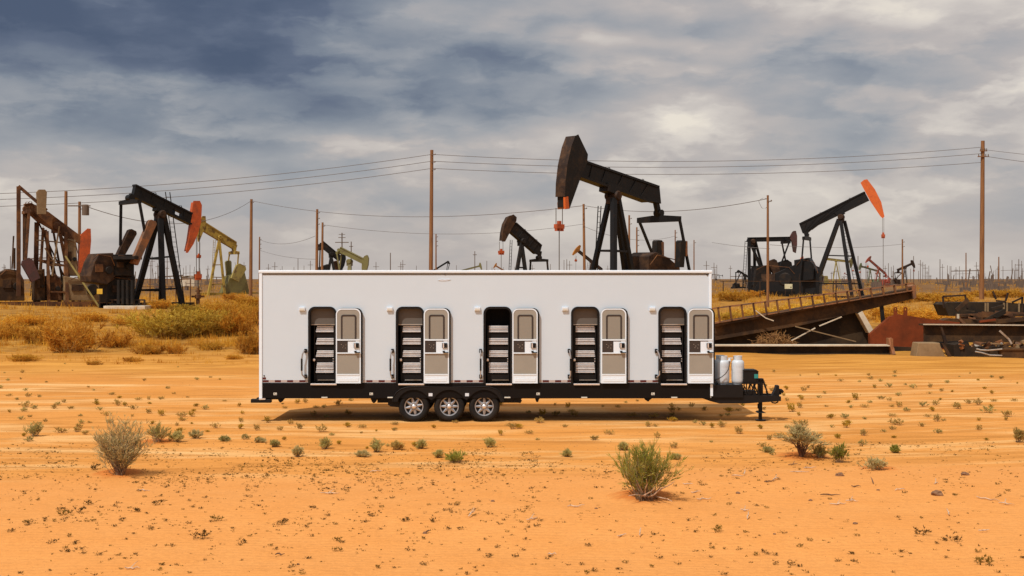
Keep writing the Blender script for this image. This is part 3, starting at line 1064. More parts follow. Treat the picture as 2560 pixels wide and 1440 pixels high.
def make_hitch(B):
    cy = TY + WID / 2
    # A-frame tongue: two converging channels, drawn from the near corner to the coupler
    q = MB()
    tip = Vector((tx(1944), TY + .35, tz(1001)))
    for y in (TY + .06, TY + .62):
        q.prism([(tx(1748), y, tz(993)), (tx(1780), y, tz(988)), (tx(1940), y, tz(990)), (tx(1954), y, tz(992)), (tx(1954), y, tz(1003)), (tx(1940), y, tz(1004.5)), (tx(1862), y, tz(1009.5)), (tx(1800), y, tz(1009.5)), (tx(1775), y, tz(1003))], (0, .06, 0))
    for px in (1800, 1870, 1940):
        q.box(tx(px), tx(px + 8), TY + .1, TY + .64, tz(1002), tz(994))
    B(q, 'tongue', black_trim)
    q = MB()   # deck under the tanks
    q.box(tx(1782.5), tx(1858), TY + .02, TY + .72, tz(994), tz(962.6))
    B(q, 'tank_deck', black_trim)
    # light truss carrying the battery box
    q = MB()
    zt, zb = tz(958.5), tz(990)
    q.box(tx(1858.5), tx(1902), TY + .08, TY + .6, tz(961), tz(957))
    for y in (TY + .1, TY + .56):
        for a, b in (((1862, 960), (1862, 990)), ((1861, 964), (1876, 989)), ((1877, 960), (1877, 990)), ((1878, 989), (1887, 961)), ((1887, 961), (1897, 986)), ((1884, 975), (1891, 961)), ((1898, 960), (1898, 990)), ((1861, 980), (1870, 989))):
            q.bar((tx(a[0]), y, tz(a[1])), (tx(b[0]), y, tz(b[1])), .024, .024)
    q.box(tx(1862), tx(1893), TY + .12, TY + .54, tz(990), tz(979))
    B(q, 'battery_rack', black_trim)
    q = MB()
    q.box(tx(1861), tx(1893), TY + .1, TY + .5, tz(957), tz(926.5))
    q.box(tx(1860), tx(1894), TY + .09, TY + .51, tz(929), tz(925.2))
    bb = B(q, 'battery_box', black_trim, bevel=.008)
    q = MB()
    q.box(tx(1888), tx(1898.5), TY + .12, TY + .44, tz(956), tz(931))
    q.bar((tx(1893), TY + .14, tz(928)), (tx(1898), TY + .14, tz(932)), .05, .05)
    B(q, 'charger', black_trim, bb)
    q = MB()
    q.box(tx(1887.6), tx(1897.4), TY + .095, TY + .1, tz(946.6), tz(936))
    B(q, 'battery_sticker', teal_paint, bb)
    # tongue jack
    q = MB()
    q.box(tx(1900), tx(1912), TY + .2, TY + .32, tz(1006), tz(949))
    q.box(tx(1903), tx(1913), TY + .17, TY + .35, tz(952), tz(948))
    q.box(tx(1902), tx(1910.5), TY + .215, TY + .305, tz(1031), tz(1006))
    q.box(tx(1899.5), tx(1902.5), TY + .22, TY + .3, tz(1024), tz(1012))
    q.prism([(tx(1896), TY + .12, tz(1034.2)), (tx(1919), TY + .12, tz(1034.2)), (tx(1913), TY + .16, tz(1031)), (tx(1900), TY + .16, tz(1031))], (0, .28, 0))
    q.box(tx(1902), tx(1910), TY + .22, TY + .30, .0, tz(1032))
    q.lathe([(.0, 0), (.13, 0), (.13, .02), (0, .02)], (tx(1907), TY + .26, 0.012), 'z', 20)
    B(q, 'tongue_jack', black_trim, bevel=.006)
    q = MB()
    for k in range(8):
        z = 953 + k * 4.2
        q.bar((tx(1911 + k * 1.5), TY + .2, tz(z)), (tx(1914 + k * 1.5), TY + .2, tz(z + 3.4)), .05 - .003 * k, .04)
    q.tube([(tx(1921), TY + .2, tz(976)), (tx(1920), TY + .2, tz(982)), (tx(1925), TY + .2, tz(990))], .018, 8)
    B(q, 'safety_chain', black_trim)
    # coupler
    q = MB()
    q.prism([(tx(1936), TY + .24, tz(992)), (tx(1944), TY + .24, tz(977)), (tx(1947), TY + .24, tz(966)), (tx(1953.5), TY + .24, tz(966)), (tx(1954), TY + .24, tz(1004)), (tx(1936), TY + .24, tz(1004))], (0, .22, 0))
    q.tube([(tx(1953), TY + .35, tz(980)), (tx(1961), TY + .35, tz(980)), (tx(1966), TY + .35, tz(984))], [.05, .045, .03], 12)
    q.tube([(tx(1953), TY + .35, tz(987)), (tx(1961), TY + .35, tz(986))], .035, 12)
    q.tube([(tx(1952), TY + .35, tz(976)), (tx(1957), TY + .35, tz(976)), (tx(1960), TY + .35, tz(982))], .012, 8)
    q.tube([(tx(1933), TY + .26, tz(1003)), (tx(1936), TY + .26, tz(1009)), (tx(1944), TY + .26, tz(1010.5)), (tx(1950), TY + .26, tz(1008)), (tx(1951), TY + .26, tz(1003))], .018, 8)
    B(q, 'coupler', black_trim, bevel=.006)


make_trailer()


def make_tanks():
    r = 15.9 * K
    z0 = tz(962.4)
    specs = [(1807.5, TY + .26, 'white propane tank between the trailer end and the other tank, hose across it'), (1844.5, TY + .26, 'white propane tank nearest the black battery box'),
             (1800, TY + .56, 'white propane tank standing behind the one with the hose')]
    for n, (px, cy, lab) in enumerate(specs):
        cx = (px - 1280) / F * cy
        R = empty('propane_tank', (cx, cy, z0), lab, 'gas tank', 'propane tanks on the trailer tongue')
        h = 62.5 * K
        q = MB()
        prof = [(r * .78, 0), (r * .80, .012), (r * .8, .02), (r * .88, .03), (r * .97, .06), (r, .1), (r, h * .5), (r, h - .12), (r * .985, h - .085), (r * .9, h - .045), (r * .72, h - .018), (r * .4, h - .003), (0, h)]
        q.lathe(prof, (0, 0, 0), 'z', 40)
        q.tube([(r * 1.003 * math.cos(t), r * 1.003 * math.sin(t), h * .5) for t in [2 * math.pi * k / 40 for k in range(41)]], .003, 6)
        body = q.build('tank_body', tank_white, R, smooth_shade=True)
        q = MB()
        rc = r * .66
        for a0, a1 in ((-60, 60), (115, 245)):
            seg = 14
            ins, out = [], []
            vs, fs = [], []
            for k in range(seg + 1):
                a = math.radians(a0 + (a1 - a0) * k / seg - 90)
                ca, sa = math.cos(a), math.sin(a)
                for rad in (rc, rc + .006):
                    for z in (h - .03, h + .075):
                        vs.append((rad * ca, rad * sa, z))
            for k in range(seg):
                o = 4 * k
                fs += [(o, o + 4, o + 5, o + 1), (o + 2, o + 3, o + 7, o + 6), (o + 1, o + 5, o + 7, o + 3)]
            q.add(vs, fs)
        q.tube([((rc + .003) * math.cos(t), (rc + .003) * math.sin(t), h + .075) for t in [2 * math.pi * k / 28 for k in range(29)]], .008, 6)
        q.build('collar', tank_white, R, smooth_shade=True)
        q = MB()
        q.tube([(0, 0, h - .01), (0, 0, h + .05)], .02, 10)
        q.bar((-.05, 0, h + .035), (.05, 0, h + .035), .022, .022)
        q.lathe([(0, 0), (.028, .0), (.028, .014), (0, .014)], (0, 0, h + .05), 'z', 10)
        q.build('valve', alu_bright if n != 1 else teal_paint, R, smooth_shade=True)
        # stamped panel: two rows of raised bars
        if n < 2:
            q = MB()
            for row, zz in enumerate((h - .16, h - .19, h - .27)):
                for k in range(7):
                    a = math.radians(-118 + k * 9 + row * 1.5)
                    w = .030
                    a2 = a + w / r * .7
                    q.add([(r * 1.0 * math.cos(a), r * math.sin(a), zz), (r * math.cos(a2), r * math.sin(a2), zz), (r * math.cos(a2), r * math.sin(a2), zz + .018), (r * math.cos(a), r * math.sin(a), zz + .018),
                           (r * 1.012 * math.cos(a), r * 1.012 * math.sin(a), zz), (r * 1.012 * math.cos(a2), r * 1.012 * math.sin(a2), zz), (r * 1.012 * math.cos(a2), r * 1.012 * math.sin(a2), zz + .018), (r * 1.012 * math.cos(a), r * 1.012 * math.sin(a), zz + .018)],
                          [(4, 5, 6, 7), (0, 1, 5, 4), (2, 3, 7, 6), (1, 2, 6, 5), (3, 0, 4, 7)])
            q.build('stamped_plate', tank_white, body)
        if n == 0:
            q = MB()
            y = -r - .05
            pts = [(tx(1825.5) - cx, .0, tz(899) - z0), (tx(1826.5) - cx, y * .8, tz(908) - z0), (tx(1822) - cx, y, tz(924) - z0), (tx(1815) - cx, y, tz(935) - z0), (tx(1806) - cx, y - .01, tz(942) - z0), (tx(1797) - cx, y, tz(947.5) - z0), (tx(1789) - cx, y + .05, tz(951) - z0), (tx(1784) - cx, y + .12, tz(955) - z0)]
            q.tube(pts, .009, 8)
            q.build('hose', black_rubber, R, smooth_shade=True)
            q = MB()
            q.lathe([(0, 0), (.03, .0), (.042, .02), (.042, .05), (.025, .075), (.02, .1), (0, .1)], (tx(1827) - cx, -.06, tz(907) - z0), 'z', 14)
            q.bar((.02, -.02, h + .03), (tx(1836) - cx, -.02, h + .03), .02, .025)
            q.build('regulator', tank_white, R, smooth_shade=True)
    # pale bracket plate behind the tanks


make_tanks()

# ------------------------------------------------------------------ pumpjacks


def pump(label, d, psi, piv, tail, nose, th, body, headm, feet, hl=60, hd=14, hw=.5, bw=.4, beam=None, head=None, tip=None, legw=.3,
         legs=None, ladder=None, eq=None, pit=None, cwm=None, cw=(), gear=(), skid=None, rod=None, hole=None, spread=1.3, group='pumpjacks of the oil field', drop=None, band=None):
    f = Frame(piv[0], d, math.radians(psi))
    R = empty('pumpjack', f.loc, label, 'pumpjack', group, f.psi)
    k = f.k
    L = f.L
    P = L(*piv)

    def foot(px, vt):
        u = L(px, 720, vt).x
        return Vector((u, -vt, f.gnd(u, -vt) - .06))

    # walking beam
    T, N = Vector(tail), Vector(nose)
    ax = (N - T).normalized()
    nrm = Vector((-ax.y, ax.x))
    if nrm.y > 0:
        nrm = -nrm          # upwards in the picture
    if beam is None:
        beam = [tuple(T + nrm * th / 2), tuple(N + nrm * th * .45), tuple(N - nrm * th * .45), tuple(T - nrm * th / 2)]
    q = MB()
    if hole:
        # outline given as four corners; the web is cut by one long opening
        a, b, c, e = [Vector(p) for p in beam]
        t0, t1, g0, g1 = hole
        up = lambda t: a.lerp(b, t)
        dn = lambda t: e.lerp(c, t)
        f.ext(q, [a, up(t0), dn(t0), e], bw / 2, -bw / 2)
        f.ext(q, [up(t0), up(t1), up(t1).lerp(dn(t1), g0), up(t0).lerp(dn(t0), g0)], bw / 2, -bw / 2)
        f.ext(q, [up(t0).lerp(dn(t0), g1), up(t1).lerp(dn(t1), g1), dn(t1), dn(t0)], bw / 2, -bw / 2)
        f.ext(q, [up(t1), b, c, dn(t1)], bw / 2, -bw / 2)
    else:
        f.ext(q, beam, bw / 2, -bw / 2)
    bq = [Vector(p) for p in (beam if len(beam) == 4 else (beam[0], beam[1], beam[-2], beam[-1]))]
    for p0, p1, sgn in ((bq[0], bq[1], -1), (bq[3], bq[2], 1)):
        e = nrm * (-sgn) * th * .07
        f.ext(q, [p0 + e, p1 + e, p1 - e, p0 - e], bw * .68, -bw * .68)
    B = q.build('walking_beam', body, R)
    if d < 150:
        for t in (.12, .30, .52, .70, .86):
            a, b = Vector(beam[0]).lerp(Vector(beam[1]), t), Vector(bq[3]).lerp(bq[2], t)
            q = MB()
            f.ext(q, [a.lerp(b, .1) + Vector((-.8, 0)), a.lerp(b, .1) + Vector((.8, 0)), a.lerp(b, .9) + Vector((.8, 0)), a.lerp(b, .9) + Vector((-.8, 0))], bw * .6, -bw * .6)
            q.build('stiffener', body, R)
        q = MB()
        c = Vector(piv) - nrm * 0 + nrm * th * .55
        f.ext(q, [c + ax * th * .5, c - ax * th * .5, Vector(piv) - ax * th * .35, Vector(piv) + ax * th * .35], bw * .75, -bw * .75)
        q.build('saddle', body, R)
        for t in (.33, .78):
            p = Vector(beam[0]).lerp(Vector(beam[1]), t)
            cc = L(p.x, p.y)
            q = MB()
            q.tube([cc + Vector((.12 * math.cos(a), 0, .14 * math.sin(a))) for a in [math.pi * i / 8 for i in range(9)]], .025, 6)
            q.build('lifting_eye', body, R)
    # horsehead
    if head is None:
        v = N - Vector(piv)
        rad = v.length + hd
        a0 = math.atan2(v.y, v.x)
        sg = 1 if v.x > 0 else -1
        span = hl / rad
        arc = []
        for i in range(9):
            a = a0 + sg * span * (-.42 + i / 8)
            arc.append(Vector(piv) + Vector((math.cos(a), math.sin(a))) * rad)
        head = arc + [arc[-1] - ax * hd * .25, N - nrm * th * .7 - ax * hd * .3, N + nrm * th * .3 - ax * hd * .5, N + nrm * th * 1.1 - ax * hd * .2, arc[0] - ax * hd * .5]
    q = MB()
    f.ext(q, head, hw / 2, hw / 2 - .06)
    f.ext(q, head, -hw / 2 + .06, -hw / 2)
    cen = sum((Vector(p) for p in head), Vector((0, 0))) / len(head)
    f.ext(q, [Vector(p).lerp(cen, .06) for p in head], hw / 2 - .061, -hw / 2 + .061)
    H = q.build('horsehead', headm, R)
    if tip:
        q = MB()
        f.ext(q, tip, hw / 2 + .012, hw / 2 - .16)
        q.build('head_tip', orange_paint, R)
        q = MB()
        f.ext(q, [(tip[0][0], tip[0][1] + 12), (tip[1][0] - 3, tip[1][1] + 12), (tip[2][0] - 3, tip[2][1]), tip[3]], hw / 2 - .165, -hw / 2 - .01)
        q.build('head_tip', rust_orange, R)
    if band:      # worn face of the head with its cable slot
        q = MB()
        f.ext(q, [(x - 1.6, y) for x, y in band] + [(x + .6, y) for x, y in band[::-1]], hw / 2 - .01, -hw / 2 + .01)
        q.build('head_face', brown_steel, R)
        q = MB()
        bb = band[1:]
        f.ext(q, [(x - 2.0, y) for x, y in bb] + [(x - 1.2, y) for x, y in bb[::-1]], .14, -.14)
        q.build('cable_slot', dark_gap, R)
    # samson post
    if legs is None:
        legs = []
        for fx in feet:
            for s in (1, -1):
                legs.append(((piv[0], piv[1] + th * .5), fx, .22 * s, spread * s, legw))
    for (p0, fx, v0, v1, w) in legs:
        q = MB()
        a = L(p0[0], p0[1], v0)
        b = foot(fx, v1)
        q.bar(a, b, w, w * .9)
        q.build('leg', body, R)
    if len(legs) >= 4:
        for t in (.45, .8):
            q = MB()
            ends = [L(p0[0], p0[1], v0).lerp(foot(fx, v1), t) for (p0, fx, v0, v1, w) in legs]
            for i, j in ((0, 1), (2, 3), (0, 2), (1, 3)):
                q.bar(ends[i], ends[j], legw * .4, legw * .4)
            q.build('cross_brace', body, R)
    q = MB()
    q.lathe([(0, -.55), (legw * .8, -.55), (legw * 1.0, -.45), (legw * 1.0, -.2), (legw * .7, -.18), (legw * .7, .18), (legw * 1.0, .2), (legw * 1.0, .45), (legw * .8, .55), (0, .55)], P + Vector((0, 0, -legw * .6)), 'y', 16)
    q.box(P.x - legw * .9, P.x + legw * .9, -.4, .4, P.z - legw * 2.2, P.z - legw * .8)
    q.build('centre_bearing', brown_steel if body is black_steel else body, R, smooth_shade=True)
    if ladder:
        (a, b, gap, vt) = ladder
        q = MB()
        A, Bt = L(a[0], a[1], vt), L(b[0], b[1], vt) if len(b) == 2 else foot(b[0], vt)
        Bt = foot(b[0], vt)
        g = Vector((gap * k, 0, 0))
        q.bar(A - g / 2, Bt - g / 2, .05, .05)
        q.bar(A + g / 2, Bt + g / 2, .05, .05)
        n = int((A - Bt).length / .36)
        for i in range(1, n):
            c = A.lerp(Bt, i / n)
            q.bar(c - g / 2, c + g / 2, .03, .03)
        q.build('ladder', body if body is not black_steel else black_weathered, R)
    # equaliser, hanging from the tail
    if eq:
        ex, ey, hv, hh = eq
        E = L(ex, ey)
        q = MB()
        q.prism([(E.x - .16, -hv, E.z - hh * k * .5), (E.x - .16, hv, E.z - hh * k * .5), (E.x - .16, hv, E.z + hh * k * .35), (E.x - .16, .5, E.z + hh * k * .6), (E.x - .16, -.5, E.z + hh * k * .6), (E.x - .16, -hv, E.z + hh * k * .35)], (.32, 0, 0))
        q.bar(E + Vector((0, 0, hh * k * .5)), L(*(drop or tail)), .34, .3)
        q.lathe([(0, -.3), (.24, -.3), (.24, .3), (0, .3)], E + Vector((0, 0, hh * k * 1.0)), 'y', 14)
        q.build('equalizer', body, R)
        if pit:
            for s in (1, -1):
                q = MB()
                pn = pit[0 if s == 1 else 1]
                q.bar(E + Vector((0, -s * (hv - .05), 0)), L(pn[0], pn[1], s * (hv + .05)), .17, .14)
                q.build('pitman_arm', body, R)
    for (p0, p1, w, vt, m) in cw:
        q = MB()
        a, b = Vector(p0), Vector(p1)
        x = (b - a).normalized()
        n2 = Vector((-x.y, x.x)) * w / 2
        out = [a + n2, a + n2 * .6 - x * w * .25, a - n2 * .6 - x * w * .25, a - n2, b - n2 * .8, b + n2 * .8]
        f.ext(q, out, vt + .22, vt - .22)
        q.build('counterweight', m, R)
    for (out, v0, v1, m) in gear:
        q = MB()
        f.ext(q, out, v0, v1)
        q.build('gearbox', m, R, bevel=.05)
    if gear and d < 150:
        for gi, (out, v0, v1, m) in enumerate(gear):
            xs_, ys_ = [p[0] for p in out], [p[1] for p in out]
            w_, h_ = max(xs_) - min(xs_), max(ys_) - min(ys_)
            q = MB()
            f.box(q, min(xs_) + w_ * .2, min(ys_) + h_ * .35, min(xs_) + w_ * .5, min(ys_) + h_ * .6, v0 + .08, v0 - .02)
            q.build('cover_plate', brown_steel if m is not brown_steel else rust_steel, R)
            q = MB()
            c = L(min(xs_) + w_ * .72, min(ys_) + h_ * .55, v0)
            q.lathe([(0, -.12), (w_ * k * .13, -.12), (w_ * k * .15, -.02), (w_ * k * .15, .05), (0, .05)], c, 'y', 16)
            q.build('shaft_cap', black_weathered, R)
            q = MB()
            q.tube([L(min(xs_) + w_ * .1, min(ys_) + h_ * .2, v0 + .05), L(min(xs_) + w_ * .3, min(ys_) + h_ * .05, v0 + .1), L(min(xs_) + w_ * .8, min(ys_) + h_ * .12, v0 + .1), L(min(xs_) + w_ * .95, min(ys_) + h_ * .4, v0 + .06)], .035, 6)
            q.build('oil_line', rust_steel, R)
    if skid:
        a, b, h = skid
        u0, u1 = L(a, 720).x, L(b, 720).x
        g = min(f.gnd(u0), f.gnd(u1), f.gnd((u0 + u1) / 2)) - .1
        q = MB()
        for y in (-1.0, .75):
            q.box(min(u0, u1), max(u0, u1), y, y + .25, g, h)
        n = 5
        for i in range(n):
            x = u0 + (u1 - u0) * (i + .5) / n
            q.box(x - .12, x + .12, -.75, .75, g + .02, h - .03)
        q.build('base_skid', body, R)
    if rod:
        cx, ytop, ybar, gap = rod
        q = MB()
        for s in (-1, 1):
            q.bar(L(cx + s * gap, ytop), L(cx + s * gap, ybar), .035, .035)
        q.build('bridle_cable', cable_mat, R)
        q = MB()
        c = L(cx, ybar)
        q.box(c.x - gap * k - .12, c.x + gap * k + .12, -.16, .16, c.z - .14, c.z + .14)
        q.box(c.x - .1, c.x + .1, -.1, .1, c.z - .3, c.z + .35)
        for s in (-1, 1):
            q.box(c.x + s * (gap * k + .05) - .06, c.x + s * (gap * k + .05) + .06, -.1, .1, c.z - .3, c.z)
        q.build('carrier_bar', orange_worn, R)
        q = MB()
        u = c.x
        g = f.gnd(u)
        q.tube([(u, 0, c.z), (u, 0, g + 1.2)], .03, 6)
        q.build('polished_rod', cable_mat, R)
        q = MB()
        q.tube([(u, 0, g - .1), (u, 0, g + .5), (u, 0, g + .52), (u, 0, g + .8), (u, 0, g + .82), (u, 0, g + 1.3)], [.14, .14, .22, .22, .1, .1], 10)
        q.bar((u - .5, 0, g + .66), (u + .5, 0, g + .66), .14, .14)
        q.build('wellhead', rust_steel, R)
    return R, f


def small_pump(label, piv, side, ang, psi, body, headm, base=None, hr=6.0, sc=1.0, group='pumpjacks of the oil field', ca=.6, cwm=None):
    """a pumpjack of the usual proportions; piv is its bearing in the photo"""
    if base is None:
        k = (HY - piv[1]) / (hr - 2.1)
        d = F / k
        base = HY + 2.1 * k
    else:
        d = F * 2.1 / (base - HY)
    H = base - piv[1]
    cp = math.cos(math.radians(psi))
    a = math.radians(ang)
    ln, lt = H * .66 * sc, H * .55 * sc
    nose = (piv[0] + side * ln * math.cos(a) * cp, piv[1] - ln * math.sin(a))
    tail = (piv[0] - side * lt * math.cos(a) * cp, piv[1] + lt * math.sin(a))
    ey = tail[1] + H * .14
    gx = piv[0] - side * H * .52 * cp
    cr = H * .2
    pin = (gx + side * cr * math.cos(ca * 6) * .8, base - H * .3 + cr * math.sin(ca * 6))
    pu, f = pump(label, d, psi, piv, tail, nose, H * .085, body, headm, (piv[0] + side * H * .2 * cp, piv[0] - side * H * .16 * cp), hl=H * .46, hd=H * .1,
                 hw=.45, bw=.35, legw=max(.22, .035 * H * d / F), eq=(tail[0], ey, 1.1, H * .06), pit=(pin, pin),
                 cw=[(pin, (gx - side * cr * .2, base - H * .2), H * .13, s * 1.3, cwm or body) for s in (1, -1)],
                 gear=[([(gx - H * .16, base - H * .36), (gx + H * .14, base - H * .36), (gx + H * .2, base - H * .02), (gx - H * .22, base - H * .02)], .6, -.6, body)],
                 skid=(piv[0] + side * H * .3 * cp, piv[0] - side * H * .85 * cp, .3),
                 rod=(nose[0] + side * H * .1 * cp, nose[1] + H * .2, nose[1] + H * .36, H * .02), ladder=((piv[0] + side * H * .1 * cp, piv[1] + H * .05), (piv[0] + side * H * .26 * cp, base), .45 * F / d, 1.2), group=group)
    return pu


# the big black pumpjack over the middle of the trailer
pump('tallest black pumpjack with an orange tipped head, rising behind the trailer roof', 85, 45, (1533, 482), (1640, 490), (1462, 422), 38, black_steel, black_weathered, (),
     hw=.86, bw=.55, beam=[(1460, 402), (1649, 467), (1653, 509), (1626, 503), (1453, 440)],
     head=[(1446, 336), (1470, 386), (1468, 407), (1453, 441), (1424, 522), (1414, 523), (1413, 491), (1414, 457), (1419, 412), (1429, 367), (1439, 340)],
     tip=[(1413, 493), (1420.5, 491), (1423.5, 521.5), (1414, 522.5)], legw=.34, band=[(1440, 339), (1430, 366), (1420, 411), (1415, 456), (1414, 491)],
     legs=[((1524, 496), 1458, -.3, -1.5, .3), ((1534, 496), 1534, .3, 1.5, .36), ((1540, 497), 1577, -.3, -.5, .34), ((1546, 497), 1601, .3, .5, .28)],
     ladder=((1499, 515), (1484, 800), 11, -1.7), eq=(1647, 548, 1.85, 16), pit=((1726, 690), (1637, 650)),
     cw=[((1650, 604), (1646, 668), 15, -1.95, black_weathered), ((1657, 606), (1658, 640), 6, -1.94, rust_orange), ((1709, 604), (1705, 668), 13, 1.95, black_weathered), ((1716, 604), (1717, 640), 6, 1.94, rust_orange)],
     gear=[([(1622, 640), (1640, 630), (1672, 644), (1700, 668), (1706, 790), (1616, 790)], 1.0, -1.0, brown_steel)], skid=(1420, 1740, .35), drop=(1640, 506),
     rod=(1398, 520, 566, 8))
# a floor and rail arm on its post are part of that machine's ladder side
# the mid sized brown one to its left
pump('dark brown pumpjack with a slotted curved head, left of the tallest one', 140, 35, (1304, 598), (1350, 628), (1284, 563), 22, black_weathered, brown_steel, (1281, 1322),
     hw=.75, bw=.45, beam=[(1291, 557), (1355, 614), (1349, 637), (1342, 634), (1276, 577)],
     head=[(1284, 536), (1292, 543), (1291, 553), (1280, 571), (1263, 604), (1255, 604), (1257, 583), (1262, 560), (1272, 541)], legw=.34,
     ladder=((1278, 600), (1272, 720), 6, -1.4), eq=(1347, 651, 1.6, 7), pit=((1372, 700), (1324, 700)), gear=[([(1325, 690), (1370, 690), (1375, 740), (1322, 740)], .8, -.8, black_weathered)],
     skid=(1260, 1400, .3), rod=(1253, 604, 630, 4.5))
# the orange headed one at the right
pump('black pumpjack with a bright orange head tilted up, right of the trailer', 144, -24, (2103, 538), (2010, 575), (2165, 490), 25, black_steel, orange_paint, (),
     hw=.42, bw=.45, beam=[(1998, 560), (2161, 480), (2172, 501), (2034, 568), (2017, 584), (2006, 582)],
     head=[(2151, 457), (2160, 449.5), (2168, 448), (2187, 473), (2203, 505), (2211, 541), (2207, 546), (2201, 541), (2177, 505)],
     legw=.34, legs=[((2097, 548), 2024, .2, .8, .42), ((2102, 552), 2131, .3, 1.2, .36), ((2100, 548), 2030, -.2, -.8, .3), ((2111, 552), 2159, -.3, -1.2, .36)],
     ladder=((2107, 560), (2150, 745), 8, 0), eq=(2017, 596, 1.9, 9), pit=((1999, 715), (2032, 690)),
     gear=[([(1985, 650), (2022, 644), (2048, 690), (2048, 742), (1988, 742)], .9, -.9, black_steel), ([(1900, 700), (1940, 682), (1990, 660), (1995, 730), (1880, 730)], .7, -.7, black_steel)],
     cw=[((2014, 664), (2018, 700), 40, 1.3, black_steel), ((2006, 664), (2010, 700), 36, -1.3, tan_paint)], skid=(1990, 2175, .3), rod=(2208, 545, 589, 1.6), drop=(2013, 581))
# the dark one behind it with a level beam
pump('dark pumpjack with a level beam and maroon head, partly behind the orange headed one', 160, 12, (1880, 600), (1962, 597), (1975, 597), 10, black_steel, maroon_paint, (),
     hw=.5, bw=.4, beam=[(1872, 594), (1978, 592), (1978, 602), (1868, 604)],
     head=[(1984, 577), (1990, 577), (1993, 590), (1993, 612), (1990, 633), (1985, 631), (1981, 605), (1975, 596), (1977, 589)],
     legs=[((1873, 604), 1873, .3, 1.0, .32), ((1886, 604), 1887, -.3, -1.0, .3), ((1876, 606), 1932, .2, .6, .3), ((1889, 605), 1925, -.2, -.6, .26)],
     ladder=((1866, 602), (1858, 735), 7, -1.2), eq=(1964, 605, 1.2, 8), pit=((1948, 672), (1968, 672)),
     gear=[([(1892, 665), (1925, 663), (1932, 700), (1985, 690), (1995, 735), (1880, 735)], .9, -.9, black_weathered)],
     cw=[((1932, 655), (1946, 690), 22, 1.2, brown_steel), ((1960, 662), (1972, 700), 40, -1.1, black_steel)], skid=(1868, 2000, .5), rod=None)
# the big one at the left with the red orange head
pump('large black pumpjack with a red orange head tilted down, left of the trailer', 91, 42, (400, 530), (330, 480), (484, 545), 28, black_steel, orange_worn, (),
     hw=.5, bw=.45, beam=[(340, 462), (482, 534), (480, 560), (334, 489)], hole=(.66, .82, .45, .85),
     head=[(484, 502), (500, 502), (505, 513), (503, 555), (496, 582), (484, 610), (470, 632), (465, 632), (471, 604), (476, 570), (480, 540), (481, 520)],
     legs=[((394, 546), 333, -.2, -1.0, .36), ((401, 546), 408, .3, 1.3, .34), ((409, 538), 456, -.3, -.2, .34), ((404, 540), 400, -.3, -1.6, .2)],
     ladder=((419, 480), (457, 756), 12, -.3), eq=(325, 505, 1.5, 10), pit=((366, 602), (301, 614)), drop=(330, 486),
     cw=[((333, 580), (302, 640), 21, -1.6, brown_steel), ((383, 556), (338, 660), 20, 1.5, rust_orange)],
     gear=[([(248, 634), (284, 632), (290, 690), (268, 712), (228, 705), (226, 690), (236, 655)], .9, -.9, brown_steel),
           ([(282, 636), (336, 636), (336, 690), (282, 690)], .9, -.4, black_weathered), ([(268, 690), (338, 690), (338, 757), (268, 757)], .5, -.9, black_weathered)],
     skid=(262, 470, .35), rod=(495, 560, 690, 4))
amber_yellow = mat('weathered warm yellow paint', (.36, .235, .045), .6, 0, (.13, .07, .02), 1.3, .2, lo=.48, hi=.64, spec=.2)
pump('faded yellow pumpjack just right of the red orange head, with rust streaks', 180, 38, (548, 590), (590, 612), (514, 568), 19, amber_yellow, amber_yellow, (520, 562),
     hw=.5, bw=.45, beam=[(516, 558), (592, 606), (591, 624), (584, 621), (510, 577)], head=[(506, 540), (514, 540), (516, 562), (509, 578), (500, 600), (496, 606), (494, 590), (498, 562)],
     ladder=((536, 600), (530, 733), 5, -1.6), eq=(585, 632, 1.5, 8), pit=((592, 690), (566, 690)), cw=[((572, 655), (574, 690), 14, -1.6, olive_paint), ((604, 668), (588, 700), 26, 1.6, yellow_paint)],
     gear=[([(575, 690), (612, 680), (625, 735), (560, 735)], .9, -.9, olive_paint)], skid=(505, 640, .3), rod=(497, 606, 640, 3))
pump('dark rusty pumpjack behind two brown poles above the left of the trailer roof', 200, 20, (828, 632), (803, 608), (852, 648), 14, black_weathered, black_steel, (812, 846), hw=.5, bw=.4,
     head=[(853, 636), (864, 636), (865, 648), (861, 664), (855, 676), (846, 676), (849, 660), (851, 648)], eq=(797, 622, 1.1, 8), pit=((798, 690), (794, 690)), legw=.36,
     gear=[([(800, 668), (822, 660), (826, 735), (796, 735)], .8, -.8, black_weathered)], skid=(790, 870, .3), cw=[((840, 655), (848, 690), 12, -1.4, rust_orange)])
pump('olive green pumpjack with its head down at the right, behind the trailer roof', 190, -12, (874, 650), (846, 622), (906, 662), 13, olive_paint, olive_paint, (868, 880), hw=.6, bw=.5,
     beam=[(850, 618), (908, 647), (906, 659), (846, 629)], head=[(911, 640), (918, 637), (921, 645), (920, 662), (915, 680), (905, 690), (904, 668), (905, 648)], legw=.4,
     eq=(848, 632, 1.1, 7), pit=((852, 700), (846, 700)), gear=[([(838, 690), (868, 690), (872, 740), (834, 740)], .8, -.8, rust_orange)], skid=(835, 915, .3))
small_pump('dark pumpjack with its tail up, just right of the tall pole over the trailer roof', (1088, 674), -1, -30, 20, black_weathered, black_weathered, hr=5.0, sc=1.9)
small_pump('olive pumpjack head showing just over the roof, right of the tall pole', (1156, 676), 1, 14, -15, olive_paint, olive_paint, hr=4.3, sc=1.7)
small_pump('small orange pumpjack head at the foot of the brown slotted one', (1266, 680), -1, 30, 15, amber_paint, amber_paint, hr=4.2, sc=1.4)
small_pump('small orange pumpjack between the brown one and the tallest one', (1478, 652), -1, 35, 30, brown_steel, amber_paint, hr=6.0)
